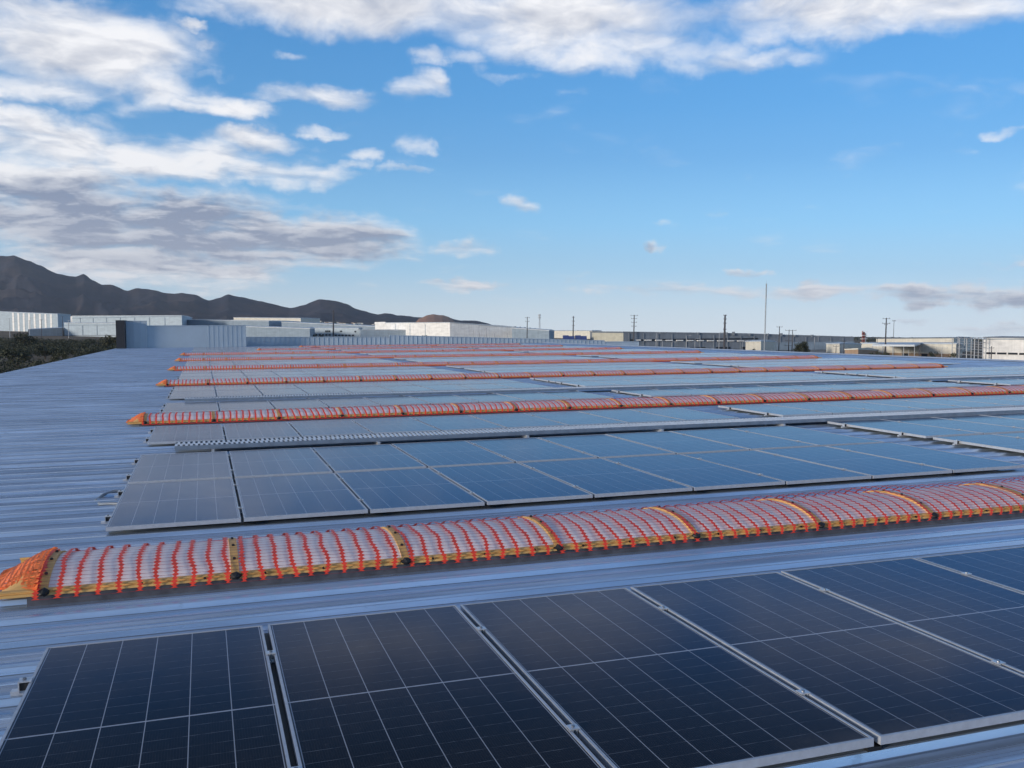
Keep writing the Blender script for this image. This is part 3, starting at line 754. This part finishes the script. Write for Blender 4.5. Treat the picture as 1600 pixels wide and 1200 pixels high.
def facade(t, A_, B_, items, m, name, proud=0.12):
    """boxes set on the wall between A_ and B_: (s0, s1, z0, z1) along and up, heights measured down from the eave as fractions"""
    d = Vector((B_.x-A_.x, B_.y-A_.y, 0)); Lw = d.length; d.normalize(); nrm = Vector((d.y, -d.x, 0))
    mid = (A_+B_)/2; 
    for (s0, s1, z0, z1) in items:
        mb = MB(); H0 = A_.z + (B_.z-A_.z)*(s0+s1)/2
        c = Vector((A_.x, A_.y, 0)) + d*Lw*(s0+s1)/2 + nrm*proud*0.3; c.z = H0*(z0+z1)/2
        mb.obox(c, d, nrm, Vector((0, 0, 1)), Lw*(s1-s0)/2, proud, H0*(z1-z0)/2)
        mb.build(name, WM[m], t)

# left side
t, L, o_ = building('far pale blue warehouse with white ribbed right part, at the left edge under the mountains', [(-220, 478, 900), (90, 491, 760), (110, 492, 860)], 'pale', 'roofpale')
facade(t, L[0], L[1], [(0.80+0.024*k, 0.808+0.024*k, 0.02, 0.98) for k in range(8)], 'white', 'rib', 0.3)
building('long low white shed between the far left warehouse and the big pale block', [(88, 494.5, 980), (135, 494.5, 960), (160, 495, 1100)], 'white')
t, L, o_ = building('big pale blue block with flat roof rising behind the charcoal roof screen', [(113, 494, 640), (284, 493.5, 560), (300, 497, 640)], 'pale')
facade(t, L[0], L[1], [(0.0, 1.0, 0.93, 0.96)], 'mid', 'eave_band', 0.3)
facade(t, L[0], L[1], [(0.08+0.13*k, 0.085+0.13*k, 0.0, 0.93) for k in range(7)], 'mid', 'downpipe', 0.3)
t, L, o_ = building('pale shed with dark base line beyond the scrub, left of the charcoal screen', [(100, 505, 520), (204, 505.5, 500), (212, 506, 560)], 'pale')
facade(t, L[0], L[1], [(0.0, 1.0, 0.86, 0.90)], 'mid', 'eave_band', 0.2); facade(t, L[0], L[1], [(0.0, 1.0, 0.12, 0.17)], 'grey', 'base_band', 0.2)
facade(t, L[0], L[1], [(0.28, 0.292, 0.17, 0.84), (0.50, 0.508, 0.17, 0.84), (0.95, 0.96, 0.17, 0.84)], 'mid', 'downpipe', 0.25)
t, L, o_ = building('low white walled yard building in front of the left edge scrub', [(44, 515.5, 500), (98, 512.5, 520), (104, 512.5, 570)], 'concrete')
# middle left roofs
building('wide pale flat roofed hall right of the big pale block', [(286, 500, 600), (420, 502, 560), (470, 503, 700)], 'mid')
building('far pale hall with white roof at the foot of the mountains', [(365, 496.5, 900), (470, 497.5, 860), (500, 498, 950)], 'cream')
t, L, o_ = building('low blue-grey hall with dark roof line behind the ribbed parapet', [(370, 510.5, 420), (484, 514, 400), (492, 514, 450)], 'mid', 'roofpale')
building('long grey-blue hall standing behind the white windowed office', [(440, 503.5, 560), (596, 511, 520), (610, 511, 600)], 'mid')
t, L, o_ = building('white office block with rows of small dark windows beside the dark mast', [(478, 513, 470), (560, 513.5, 450), (566, 513.5, 480)], 'pale', 'roofpale', name='office_building')
facade(t, L[0], L[1], [(0.06+0.064*k, 0.09+0.064*k+0.006, 0.46, 0.58) for k in range(7)] + [(0.56+0.064*k, 0.60+0.064*k, 0.44, 0.55) for k in range(6)], 'dark', 'window', 0.2)
facade(t, L[0], L[1], [(0.38, 0.405, 0.72, 0.86), (0.415, 0.44, 0.72, 0.86), (0.45, 0.475, 0.72, 0.86), (0.66, 0.70, 0.74, 0.85), (0.93, 0.96, 0.72, 0.84)], 'dark', 'window', 0.2)
t, L, o_ = building('low blue wing with a white left end in front of the tall white hall', [(557, 516, 440), (563, 516, 425), (684, 518, 440)], 'pale')
t, L, o_ = building('tall white sunlit hall with a shaded blue-grey right flank near the middle', [(586, 505, 460), (703, 504.5, 400), (862, 517, 420)], 'white', 'roofpale')
facade(t, L[0], L[1], [(0.0, 0.16, 0.96, 1.06)], 'white', 'raised_parapet', 0.3)
facade(t, L[1], L[2], [(0.62+0.05*k, 0.635+0.05*k, 1.03, 1.10) for k in range(7)], 'grey', 'roof_vent', 0.6)
facade(t, L[1], L[2], [(0.12+0.14*k, 0.17+0.14*k, 0.05, 0.36) for k in range(5)], 'mid', 'dock_door', 0.2)
facade(t, L[0], L[1], [(0.3+0.2*k, 0.304+0.2*k, 0.05, 0.94) for k in range(3)], 'pale', 'downpipe', 0.2)
t, L, o_ = building('grey-blue hall with a small bright doorway at the middle of the skyline', [(800, 513, 390), (858, 517, 370), (866, 517.5, 420)], 'mid')
t, L, o_ = building('faint cream hall far away behind the blue containers', [(862, 517, 900), (925, 517, 860), (940, 517, 950)], 'cream')
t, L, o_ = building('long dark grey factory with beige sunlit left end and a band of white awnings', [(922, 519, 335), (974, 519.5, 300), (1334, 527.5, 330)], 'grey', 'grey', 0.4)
mb = MB(); a_, b_ = L[0], L[1]
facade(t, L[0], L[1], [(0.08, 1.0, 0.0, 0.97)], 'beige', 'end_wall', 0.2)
facade(t, L[1], L[2], [(0.04+0.043*k, 0.066+0.043*k, 0.60, 0.66) for k in range(13)], 'white', 'awning', 0.9)
facade(t, L[1], L[2], [(0.02, 0.56, 0.66, 0.74), ], 'dark', 'window_band', 0.2)
facade(t, L[1], L[2], [(s_, s_+0.006, 0.98, 1.10+0.05*(i_ % 3)) for i_, s_ in enumerate((0.30, 0.42, 0.45, 0.52, 0.60, 0.66, 0.72, 0.80))], 'grey', 'roof_vent', 0.8)
facade(t, L[1], L[2], [(0.02+0.058*k, 0.024+0.058*k, 0.0, 0.97) for k in range(17)], 'grey', 'wall_post', 0.3)
facade(t, L[1], L[2], [(0.63, 1.0, 0.0, 0.60)], 'mid', 'lower_wall', 0.5)
facade(t, L[1], L[2], [(0.05+0.11*k, 0.11+0.11*k, 0.0, 0.26) for k in range(5)], 'dark', 'loading_door', 0.25)
t, L, o_ = building('small cream box building with a shaded right side before the dark factory', [(1165, 534.5, 285), (1189, 534, 275), (1212, 534.5, 290)], 'cream')
t, L, o_ = building('cream and grey gatehouse right of the round dark tree', [(1291, 538, 270), (1312, 538, 262), (1346, 538.5, 285)], 'cream')
facade(t, L[0], L[1], [(0.0, 1.0, 0.0, 0.40)], 'tan', 'brick_base', 0.2)
t, L, o_ = building('tan brick lodge with a low roof in front of the open canopy', [(1320, 547, 250), (1341, 546, 246), (1372, 548, 262)], 'tan', 'cream')
t, L, o_ = building('wide cream hall with a grey and white roof band behind the canopy', [(1369, 529.5, 420), (1490, 528.5, 380), (1520, 529, 460)], 'cream', 'grey')
t, L, o_ = building('long low cream workshop under the wide hall, left of the steel frame', [(1346, 537.5, 300), (1494, 538, 275), (1504, 538.5, 320)], 'cream', 'roofpale')
facade(t, L[0], L[1], [(0.05, 0.95, 0.0, 0.36)], 'tan', 'brick_base', 0.15)
facade(t, L[0], L[1], [(0.06+0.2*k, 0.12+0.2*k, 0.02, 0.34) for k in range(4)], 'dark', 'door', 0.3)
t, L, o_ = building('bright white building with a strip of dark windows at the right edge', [(1537, 528, 265), (1720, 530.5, 240), (1740, 531, 300)], 'white', 'grey')
facade(t, L[0], L[1], [(0.03+0.10*k, 0.115+0.10*k, 0.32, 0.40) for k in range(9)], 'dark', 'window', 0.15)
facade(t, L[0], L[1], [(0.0, 1.0, 0.955, 0.985)], 'mid', 'eave_band', 0.3)

# canopy with columns
def canopy():
    a, b, c = corner(1363, 537.5, 262), corner(1429, 538.5, 255), corner(1440, 538, 285)
    org = Vector((b.x, b.y, gz(b.x, b.y))); t = thing('canopy', 'open flat canopy on thin columns before the cream workshop', 'canopy', org)
    P = [a-org, b-org, c-org, a+c-b-org]; z = P[1].z
    mb = MB(); lo = [Vector((p.x, p.y, z-0.9)) for p in P]; hi = [Vector((p.x, p.y, z)) for p in P]
    for i in range(4): j = (i+1) % 4; mb.quad(lo[i], lo[j], hi[j], hi[i])
    mb.poly(hi); mb.poly(list(reversed(lo))); mb.build('roof', WM['roofpale'], t)
    for k in range(5):
        for (p, q) in ((P[0], P[1]), (P[3], P[2])):
            x = p + (q-p)*k/4; mb = MB(); mb.tube([(x.x, x.y, -1), (x.x, x.y, z-0.91)], 0.16, 6); mb.build('column', WM['steel'], t)
canopy()
# open steel frame
def steel_frame():
    a, b, c = corner(1488, 531, 262), corner(1536, 530, 235), corner(1541, 529, 262)
    org = Vector((b.x, b.y, gz(b.x, b.y))); t = thing('steel_frame', 'open galvanised steel frame left of the bright white building', 'steel frame', org)
    A_, B_, C_ = a-org, b-org, c-org; Z = B_.z
    for j in range(2):
        off = (C_-B_)*j
        for k in range(5):
            x = A_+(B_-A_)*k/4+off; mb = MB(); mb.tube([(x.x, x.y, -1), (x.x, x.y, Z)], 0.22, 6); mb.build('column', WM['steel'], t)
        for h in (0.3, 0.55, 0.78, 1.0):
            p, q = A_+off, B_+off; mb = MB(); mb.tube([(p.x, p.y, Z*h), (q.x, q.y, Z*h)], 0.13, 5); mb.build('beam', WM['steel'], t)
    for k in range(0, 6):
        x = A_+(B_-A_)*k/5; y = x+(C_-B_); mb = MB(); mb.tube([(x.x, x.y, Z), (y.x, y.y, Z)], 0.13, 5); mb.build('beam', WM['steel'], t)
steel_frame()
# red and white process tower
def process_tower():
    p = corner(1350, 517, 330); g = Vector((p.x, p.y, gz(p.x, p.y))); H = p.z-g.z
    t = thing('process_tower', 'narrow red and white twin column tower rising behind the cream workshop', 'tower', g)
    for i, dx_ in enumerate((-1.0, 0.15, 1.1)):
        mb = MB(); mb.tube([(dx_, 0, 0), (dx_, 0, H*(1, .96, .9)[i])], 0.45, 10); mb.build('column', WM['red' if i < 2 else 'grey'], t)
    for k in range(5):
        mb = MB(); z = H*(0.35+0.15*k); mb.box(-1.9, 1.9, -1.1, 1.1, z, z+0.25); mb.build('platform', WM['white'], t)
process_tower()

# poles and masts
def pole(u, vt, D, r, label, arms=(), name='utility_pole', cat='pole', group=None, m='pole', lamp=False, lean=0.0):
    p = at(u, vt, D*FAR_K); r = r*FAR_K; g = Vector((p.x, p.y, gz(p.x, p.y))); H = p.z-g.z; g.x -= HN.x*H; g.y -= HN.y*H
    arms = [(h, w*FAR_K*0.8) for h, w in arms]
    t = thing(name, label, cat, g, group, -YAW)
    t.rotation_euler = (VQ @ __import__('mathutils').Quaternion((0, 0, 1), -YAW)).to_euler()
    mb = MB(); mb.tube([(0, 0, 0), (lean*H, 0, H)], r, 8, r*0.6); mb.build('shaft', WM[m], t)
    for (h, w) in arms:
        mb = MB(); mb.box(-w/2, w/2, -0.09, 0.09, H*h-0.08, H*h+0.08)
        mb.build('crossarm', WM[m], t)
        for sx in (-0.45, 0, 0.45):
            mb = MB(); mb.tube([(sx*w, 0, H*h+0.081), (sx*w, 0, H*h+0.5)], 0.07, 6); mb.build('insulator', WM[m], t)
    if lamp:
        mb = MB(); mb.tube([(0, 0, H), (0.5, 0, H+0.35), (1.6, 0, H+0.3)], 0.07, 6); mb.box(1.2, 2.2, -0.18, 0.18, H+0.2, H+0.36); mb.build('lamp_head', WM['steel'], t)
    return t
UP_ = 'utility poles along the industrial road'
pole(521, 484, 420, 0.42, 'dark slim mast with a pale top in front of the windowed office', ((0.93, 1.2), (0.80, 1.0)), 'mast', 'mast')
pole(824, 495, 360, 0.22, 'pole with two crossarms left of the thin antenna tower', ((0.97, 2.4), (0.85, 2.0)), group=UP_)
pole(896, 494, 330, 0.26, 'bare dark pole standing behind the blue containers', ((0.96, 1.2), (0.85, 1.2), (0.72, 1.1)), group=UP_)
pole(991, 492, 300, 0.24, 'pole with stacked crossarms before the left part of the dark factory', ((0.98, 3.0), (0.90, 2.4), (0.80, 2.2), (0.70, 2.0)), group=UP_)
pole(1133, 492, 250, 0.36, 'thick dark pole before the middle of the dark factory', ((0.985, 1.1), (0.9, 1.0), (0.8, 1.0), (0.66, 1.0)), group=UP_)
pole(1218, 510, 300, 0.20, 'thin pole left of the twin framed poles', ((0.98, 2.4),), group=UP_)
pole(1233, 516, 290, 0.18, 'left one of the twin poles carrying a shared crossarm', ((0.99, 3.0), (0.6, 3.2), (0.4, 3.2)), group=UP_)
pole(1238.5, 516, 290, 0.18, 'right one of the twin poles just left of the round tree', ((0.99, 3.0),), group=UP_)
pole(1385, 497, 260, 0.26, 'tall dark pole with crossarms in front of the canopy', ((0.985, 2.6), (0.87, 2.8), (0.84, 1.2)), group=UP_)
pole(1437, 540, 245, 0.16, 'short dark pole in front of the long cream workshop', ((0.93, 1.6),), group=UP_)
pole(1549.5, 541, 232, 0.16, 'short pole in front of the bright white building', ((0.9, 1.6),), group=UP_)
pole(1319, 533, 262, 0.15, 'thin pole rising beside the cream and grey gatehouse', ((0.97, 0.9),), group=UP_)
pole(1306.5, 540, 255, 0.13, 'short double armed lamp post before the gatehouse', ((0.95, 2.2),), 'street_lamp', 'street lamp')
pole(1472, 543, 250, 0.11, 'pale double armed street lamp before the cream workshop', ((0.97, 4.0),), 'street_lamp', 'street lamp', m='steel')
pole(1397, 500, 420, 0.14, 'thin mast with a small dark head right of the tall dark pole', ((0.985, 2.2), (0.96, 1.8)), 'mast', 'mast')
pole(1371, 528, 300, 0.10, 'short rod rising from the roof left of the tall pole', (), 'mast', 'mast')
for i, (u, v) in enumerate(((1025.5, 521), (1035, 533), (1050, 535), (1073, 525), (1086, 530), (1124, 520), (1160, 535))):
    pole(u, v, 262, 0.09, ['tallest pale lamp post before the left part of the dark factory', 'short pale lamp post right of the tallest one', 'second short pale lamp post before the factory awnings', 'pale lamp post left of the thick dark pole', 'shorter pale lamp post nearest left of the thick pole', 'tall pale lamp post close by the thick dark pole', 'short pale lamp post beside the small cream box building'][i], (), 'lamp_post', 'lamp post', 'lamp posts in the factory yard', 'steel', True)
for i, (u, v) in enumerate(((1273, 526), (1420, 540), (1412, 545))):
    pole(u, v, 262, 0.09, ['pale lamp post right of the round dark tree', 'pale lamp post under the right end of the canopy', 'shorter pale lamp post below the canopy'][i], (), 'lamp_post', 'lamp post', 'lamp posts in the factory yard', 'steel', True)
for i, (u, v, nm) in enumerate(((15, 497, 'leftmost pale yard pole beyond the scrub'), (46, 500, 'short yard pole left of the white walled yard building'), (64.5, 499, 'dark yard pole in front of the white walled yard building'), (97.5, 494, 'dark yard pole at the left end of the pale shed'), (107, 500, 'pale pole standing before the pale shed'))):
    pole(u, v, 430, 0.16, nm, ((0.97, 1.8),), 'yard_pole', 'pole', 'yard poles by the scrub field', 'steel' if i in (0, 1, 4) else 'pole')
for i, (u, v, nm) in enumerate(((740, 516, 'leftmost of the thin poles before the shaded flank of the white hall'), (749, 520, 'second thin pole before the shaded white hall flank'), (760, 512, 'tallest thin pole before the shaded white hall flank'), (772, 521, 'fourth thin pole before the shaded white hall flank'), (793, 520, 'rightmost thin pole before the shaded white hall flank'))):
    pole(u, v, 330, 0.2, nm, (), 'yard_pole', 'pole', 'thin poles before the white hall', 'steel')

def guyed_mast():
    p = at(1197.5, 443, 300); g = Vector((p.x, p.y, gz(p.x, p.y))); H = p.z-g.z; g.x -= HN.x*H; g.y -= HN.y*H
    t = thing('antenna_mast', 'very tall thin white guyed antenna mast standing before the cream box building', 'mast', g)
    t.rotation_euler = VQ.to_euler()
    w = 0.20
    for k in range(3):
        a = k*2*math.pi/3; mb = MB(); mb.tube([(w*math.cos(a), w*math.sin(a), 0), (w*math.cos(a)*.7, w*math.sin(a)*.7, H)], 0.06, 5); mb.build('mast_leg', WM['steel'], t)
    mb = MB(); n = 60
    for k in range(n):
        a = k*2*math.pi/3; b_ = (k+1)*2*math.pi/3; f0, f1 = 1-.3*k/n, 1-.3*(k+1)/n
        mb.tube([(w*f0*math.cos(a), w*f0*math.sin(a), H*k/n), (w*f1*math.cos(b_), w*f1*math.sin(b_), H*(k+1)/n)], 0.03, 4, cap=False)
    mb.build('lattice', WM['steel'], t)
    mb = MB(); mb.tube([(0, 0, H), (0, 0, H+1.0)], 0.02, 5); mb.build('tip', WM['steel'], t)
guyed_mast()
def cell_tower():
    p = at(843, 491, 900); g = Vector((p.x, p.y, gz(p.x, p.y))); H = p.z-g.z
    t = thing('cell_tower', 'thin pale lattice antenna tower right of the two armed pole', 'tower', g)
    for k in range(3):
        a = k*2*math.pi/3; mb = MB(); mb.tube([(1.0*math.cos(a), 1.0*math.sin(a), 0), (.5*math.cos(a), .5*math.sin(a), H)], 0.14, 5); mb.build('tower_leg', WM['steel'], t)
    mb = MB()
    for k in range(14):
        a = k*2*math.pi/3; b_ = (k+1)*2*math.pi/3; f0, f1 = 1-.5*k/14, 1-.5*(k+1)/14
        mb.tube([(f0*math.cos(a), f0*math.sin(a), H*k/14), (f1*math.cos(b_), f1*math.sin(b_), H*(k+1)/14)], 0.10, 4, cap=False)
    mb.build('lattice', WM['steel'], t)
    for z in (H*0.86, H*0.94):
        mb = MB(); mb.tube([(0, 0, z), (0, 0, z+1.4)], 1.2, 10); mb.build('antenna_ring', WM['steel'], t)
cell_tower()

# blue shipping containers
for i, (u, nm) in enumerate(((884, 'leftmost blue container left of the beige factory end'), (893, 'second blue container from the left'), (903, 'third blue container, just right of the bare pole'), (912, 'rightmost blue container beside the dark factory'))):
    p = at(u, 524 + (i % 2), 560); g = Vector((p.x, p.y, gz(p.x, p.y))); h = p.z-g.z
    t = thing('shipping_container', nm, 'container', g, 'blue containers', -YAW)
    mb = MB(); mb.box(-1.7, 1.7, -2.2, 2.2, 0, h)
    mb.build('body', WM['blue'], t)
    for k in range(5): mb = MB(); x = -1.5+k*0.75; mb.box(x-.12, x+.12, -2.32, -2.2, 0.1, h-.1); mb.build('rib', WM['blue'], t)

# ------------------------------------------------------------------ vegetation
LEAF_D = tree_leaf('dark_scrub_leaves', (0.018, 0.026, 0.014), (0.045, 0.050, 0.024))
LEAF_O = tree_leaf('olive_scrub_leaves', (0.035, 0.040, 0.018), (0.085, 0.080, 0.038))
BARK = simple('bark', (0.07, 0.055, 0.04), 0.9)
def leaf_clump(mb, c, r, n, size, rnd, squash=0.75):
    for _ in range(n):
        while True:
            p = Vector((rnd.uniform(-1, 1), rnd.uniform(-1, 1), rnd.uniform(-1, 1)))
            if 0.3 < p.length < 1: break
        p = Vector((p.x*r, p.y*r, p.z*r*squash)) + c
        a = Vector((rnd.gauss(0, 1), rnd.gauss(0, 1), rnd.gauss(0, 1))).normalized(); b = a.cross(Vector((rnd.gauss(0, 1), rnd.gauss(0, 1), rnd.gauss(0, 1)))).normalized()
        s_ = size*rnd.uniform(0.6, 1.4)
        mb.quad(p-a*s_, p-b*s_*.6, p+a*s_, p+b*s_*.6)
def bush(u, D, r, label, lm=None, dense=1.0, group=None, name='bush', hgt=None):
    rnd = random.Random(int(u*7+D))
    if u > 215: D *= FAR_K; r *= FAR_K; hgt = hgt*FAR_K if hgt else None
    g = ground_at(u, D)
    t = thing(name, label, 'bush' if name == 'bush' else 'tree', g, group)
    mb = MB(); hh = hgt or r
    for k in range(int(12*dense)):
        c = Vector((rnd.uniform(-.7, .7)*r, rnd.uniform(-.7, .7)*r, hh*rnd.uniform(.45, 1.25)))
        leaf_clump(mb, c, r*rnd.uniform(.28, .5), 55, r*0.085, rnd)
    mb.build('crown', lm or LEAF_D, t)
    for k in range(4):
        a = rnd.uniform(0, 6.28); e = Vector((math.cos(a)*r*.5, math.sin(a)*r*.5, hh*.9)); mb = MB()
        mb.tube([(0, 0, -.2), e*0.5+Vector((0, 0, .1)), e], 0.04*r+.03, 6, 0.03); mb.build('stem', BARK, t)
    return t
for i, (u, D, r, nm) in enumerate(((22, 225, 3.6, 'broad dark bush at the left edge on bare tan soil'), (70, 300, 3.2, 'rounded bush behind the patch of bare soil'), (92, 262, 2.2, 'olive bush on the right end of the bare soil patch'), (142, 300, 2.6, 'bush close to the middle of the roof eave'), (170, 420, 4.4, 'large pale topped bush just left of the charcoal screen'), (38, 420, 5.0, 'tall dark tree-like bush before the white walled yard building'))):
    bush(u, D, r, nm, LEAF_O if i in (2, 4) else LEAF_D, 1.3, 'separate bushes of the scrub field')
def round_tree():
    rnd = random.Random(3); g = ground_at(1253.5, 440); r = 3.9
    t = thing('tree', 'dense round dark green tree left of the gatehouse', 'tree', g)
    mb = MB()
    for k in range(70):
        d = Vector((rnd.gauss(0, 1), rnd.gauss(0, 1), rnd.gauss(0, 1))).normalized()*r*rnd.uniform(.45, .86)
        leaf_clump(mb, Vector((0, 0, 4.5))+d, r*.26, 60, .24, rnd, .9)
    mb.build('crown', LEAF_D, t)
    mb = MB(); mb.tube([(0, 0, -.2), (0.05, 0, 1.5), (0, 0, 4)], .3, 8, .12); mb.build('trunk', BARK, t)
round_tree()
bush(668, 400, 2.6, 'small dark green tree before the white hall', LEAF_D, 1.5, None, 'tree', 2.8)
bush(934, 290, 2.0, 'low dark bush below the beige factory end', LEAF_D, 1.0)
bush(488, 430, 2.6, 'dark bush left of the office windows', LEAF_D, 1.2)
bush(505, 425, 2.2, 'dark bush directly below the office windows', LEAF_D, 1.2)
bush(552, 430, 2.2, 'small bush at the right end of the office', LEAF_D, 1.0)
for i, (u, D) in enumerate(((978, 282), (1012, 276), (1060, 275), (1100, 276), (1150, 272), (1172, 262), (1380, 242), (1362, 245), (1460, 262), (1486, 240))):
    bush(u, D, 1.7, '%s low dark shrub beyond the roof edge, counted right from the beige factory end' % ORD[i+1], LEAF_D if i % 3 else LEAF_O, 0.7, 'shrubs along the road beyond the roof')
def scrub():
    rnd = random.Random(5); mb = MB()
    for _ in range(1200):
        u = rnd.uniform(-260, 215); D = 150 + 420*rnd.random()**0.8
        if -60 < u < 108 and 236 < D < 318: continue
        g = ground_at(u, D); r = rnd.uniform(1.2, 3.4)
        if g.x > X_EAVE-4 and g.y < Y_FAR+3: continue
        for k in range(3):
            leaf_clump(mb, g+Vector((rnd.uniform(-r, r)*.7, rnd.uniform(-r, r)*.7, r*.5)), r*.6, 42, r*0.10, rnd, 0.8)
    tag(mb.build('scrub', LEAF_D), 'dark mass of desert scrub covering the field left of the warehouse', 'scrub', kind='stuff')
scrub()

# ------------------------------------------------------------------ mountains
def mountains(prof, D0, depth, name, cols, seed, foot=0.35, amp=1.0):
    def crest(u):
        for (a, va), (b, vb) in zip(prof, prof[1:]):
            if a <= u <= b:
                f = (u-a)/(b-a); f = f*f*(3-2*f)*0.5+f*0.5; return va+(vb-va)*f
        return prof[0][1] if u < prof[0][0] else prof[-1][1]
    mb = MB(); mb.smooth = True; rows = []
    us = []; u = prof[0][0]
    while u <= prof[-1][0]: us.append(u); u += 1.6
    nt = 80
    for u in us:
        v = crest(u); pc = at(u, v, D0); row = []
        H = pc.z - gz(pc.x, pc.y)
        d2 = Vector((pc.x, pc.y, 0)).normalized()
        for j in range(nt+1):
            q = j/nt                                     # 0 foot ... 0.6 crest ... 1 back
            if q <= 0.6: k = q/0.6; off = -depth*(1-k); h = k**1.25*0.80 + 0.20*k**4
            else: k = (1-q)/0.4; off = depth*0.8*(1-k); h = k
            x = pc.x + d2.x*off; y = pc.y + d2.y*off
            s_ = Vector((x/900.0+seed, y/900.0, seed)); s2 = Vector((x/260.0, y/260.0, seed+3))
            rid = 1-abs(noise.noise(s_))*2; rid2 = 1-abs(noise.noise(s2))*2
            w = 4*k*(1-k) if q <= 0.6 else k*(1-k)*2
            s3 = Vector((x/110.0, y/110.0, seed+5)); rid3 = 1-abs(noise.noise(s3))*2
            z = H*max(0.0, h + amp*w*(0.34*(rid-.6)+0.17*(rid2-.6)+0.075*(rid3-.6)+0.03*noise.noise(Vector((x/50, y/50, 1)))))
            z += max(0, 1-abs(q-0.6)/0.12)*(7*noise.noise(Vector((x/120, y/120, 9)))+4*noise.noise(Vector((x/40, y/40, 4))))
            zz = gz(x, y) + z
            if j in (0, nt): zz = gz(x, y)-15
            row.append((x, y, zz))
        rows.append(row)
    mb.grid(rows)
    mt, A, b = mat(name+'_slope')
    co = A.n('ShaderNodeTexCoord').outputs['Object']
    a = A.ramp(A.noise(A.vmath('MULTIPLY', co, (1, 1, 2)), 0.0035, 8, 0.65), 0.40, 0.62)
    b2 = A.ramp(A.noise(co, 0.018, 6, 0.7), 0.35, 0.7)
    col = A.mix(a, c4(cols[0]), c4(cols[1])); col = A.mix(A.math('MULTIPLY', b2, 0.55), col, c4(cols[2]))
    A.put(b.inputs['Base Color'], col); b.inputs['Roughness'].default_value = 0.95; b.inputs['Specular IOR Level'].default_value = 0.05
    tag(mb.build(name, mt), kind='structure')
PROF = [(-620, 470), (-520, 452), (-430, 440), (-330, 452), (-240, 430), (-150, 425), (-80, 412), (-30, 405), (0, 400), (22, 398), (45, 408), (62, 415), (90, 428), (118, 433), (130, 428), (146, 438), (160, 445), (172, 445), (200, 454), (217, 450), (238, 452), (262, 460), (285, 458), (303, 460), (325, 470), (342, 466), (357, 460), (376, 464), (400, 470), (452, 480), (476, 475), (500, 467), (522, 470), (540, 475), (560, 484), (590, 491), (604, 489), (625, 493), (655, 497), (700, 496), (722, 500), (745, 502), (775, 509), (815, 516)]
mountains(PROF, 5200, 1500, 'mountains', ((0.042, 0.043, 0.060), (0.082, 0.066, 0.066), (0.018, 0.024, 0.036)), 2.0)  # cloud shadow over the range is put into these dark slope colours
mountains([(648, 505), (656, 497.5), (668, 492.5), (678, 491.5), (690, 493), (700, 496.5), (712, 503)], 3900, 500, 'hill', ((0.36, 0.20, 0.14), (0.42, 0.26, 0.18), (0.25, 0.15, 0.11)), 7.0, amp=.5)  # sunlight on this hill is put into its brighter slope colours
PD0, PD1 = 1700.0, 4300.0
def pz(u, D):
    k = max(0.0, min(1.0, (D-PD0)/(PD1-PD0))); e = max(0.0, min(1.0, (760-u)/260.0)); e = e*e*(3-2*e)
    return k*e*PD1/F_PX*(510-497.0)*1.0
def piedmont():
    mb = MB(); mb.smooth = True; rows = []
    for i in range(60):
        u = -700+i*26
        row = []
        for j in range(14):
            D = PD0+(PD1+600-PD0)*j/13; g = ground_at(u, D); g.z += pz(u, D) - (0.4 if j == 0 else 0) + 0.05; row.append(g)
        rows.append(row)
    mb.grid(rows)
    tag(mb.build('foothill_plain', simple('dry_foothill', (0.10, 0.08, 0.065), 0.95, 0, 0.3, 0.01)), kind='structure')
piedmont()
def town():
    rnd = random.Random(11); mb = MB()
    for _ in range(420):
        u = rnd.uniform(-80, 720); D = rnd.uniform(2200, 4300); g = ground_at(u, D); g.z += pz(u, D); w = rnd.uniform(5, 16); h = rnd.uniform(3, 6)
        mb.cur = rnd.choice((0, 0, 1, 2)); a = rnd.uniform(0, 3); ax = Vector((math.cos(a), math.sin(a), 0))
        mb.obox(g+Vector((0, 0, h/2)), ax, Vector((-ax.y, ax.x, 0)), Vector((0, 0, 1)), w, w*.6, h/2)
    tag(mb.build('far_town', [WM['cream'], WM['concrete'], WM['tan']]), 'pale specks of the far town along the foot of the mountains', 'town', kind='stuff')
    mb = MB()
    for _ in range(900):
        u = rnd.uniform(-120, 1700); D = rnd.uniform(1500, 4200); g = ground_at(u, D); g.z += pz(u, D)
        leaf_clump(mb, g+Vector((0, 0, 3)), 7, 14, 2.6, rnd, .6)
    tag(mb.build('far_trees', LEAF_D), 'far tree line and scrub between the buildings and the mountains', 'trees', kind='stuff')
town()


# ------------------------------------------------------------------ air: thin haze that turns the far land blue
mb = MB(); mb.box(-9200, 9200, -9200, 9200, -330, 700)
hz = bpy.data.materials.new('haze'); hz.use_nodes = True; hz.node_tree.nodes.clear()
HN_ = NT(hz.node_tree); pv = HN_.n('ShaderNodeVolumePrincipled'); pv.inputs['Color'].default_value = (0.82, 0.89, 0.98, 1); pv.inputs['Density'].default_value = 0.000050; pv.inputs['Anisotropy'].default_value = 0.3
ho = HN_.n('ShaderNodeOutputMaterial'); hz.node_tree.links.new(pv.outputs[0], ho.inputs['Volume'])
tag(mb.build('haze', hz), 'thin blue haze over the far mountains', 'haze', kind='stuff')
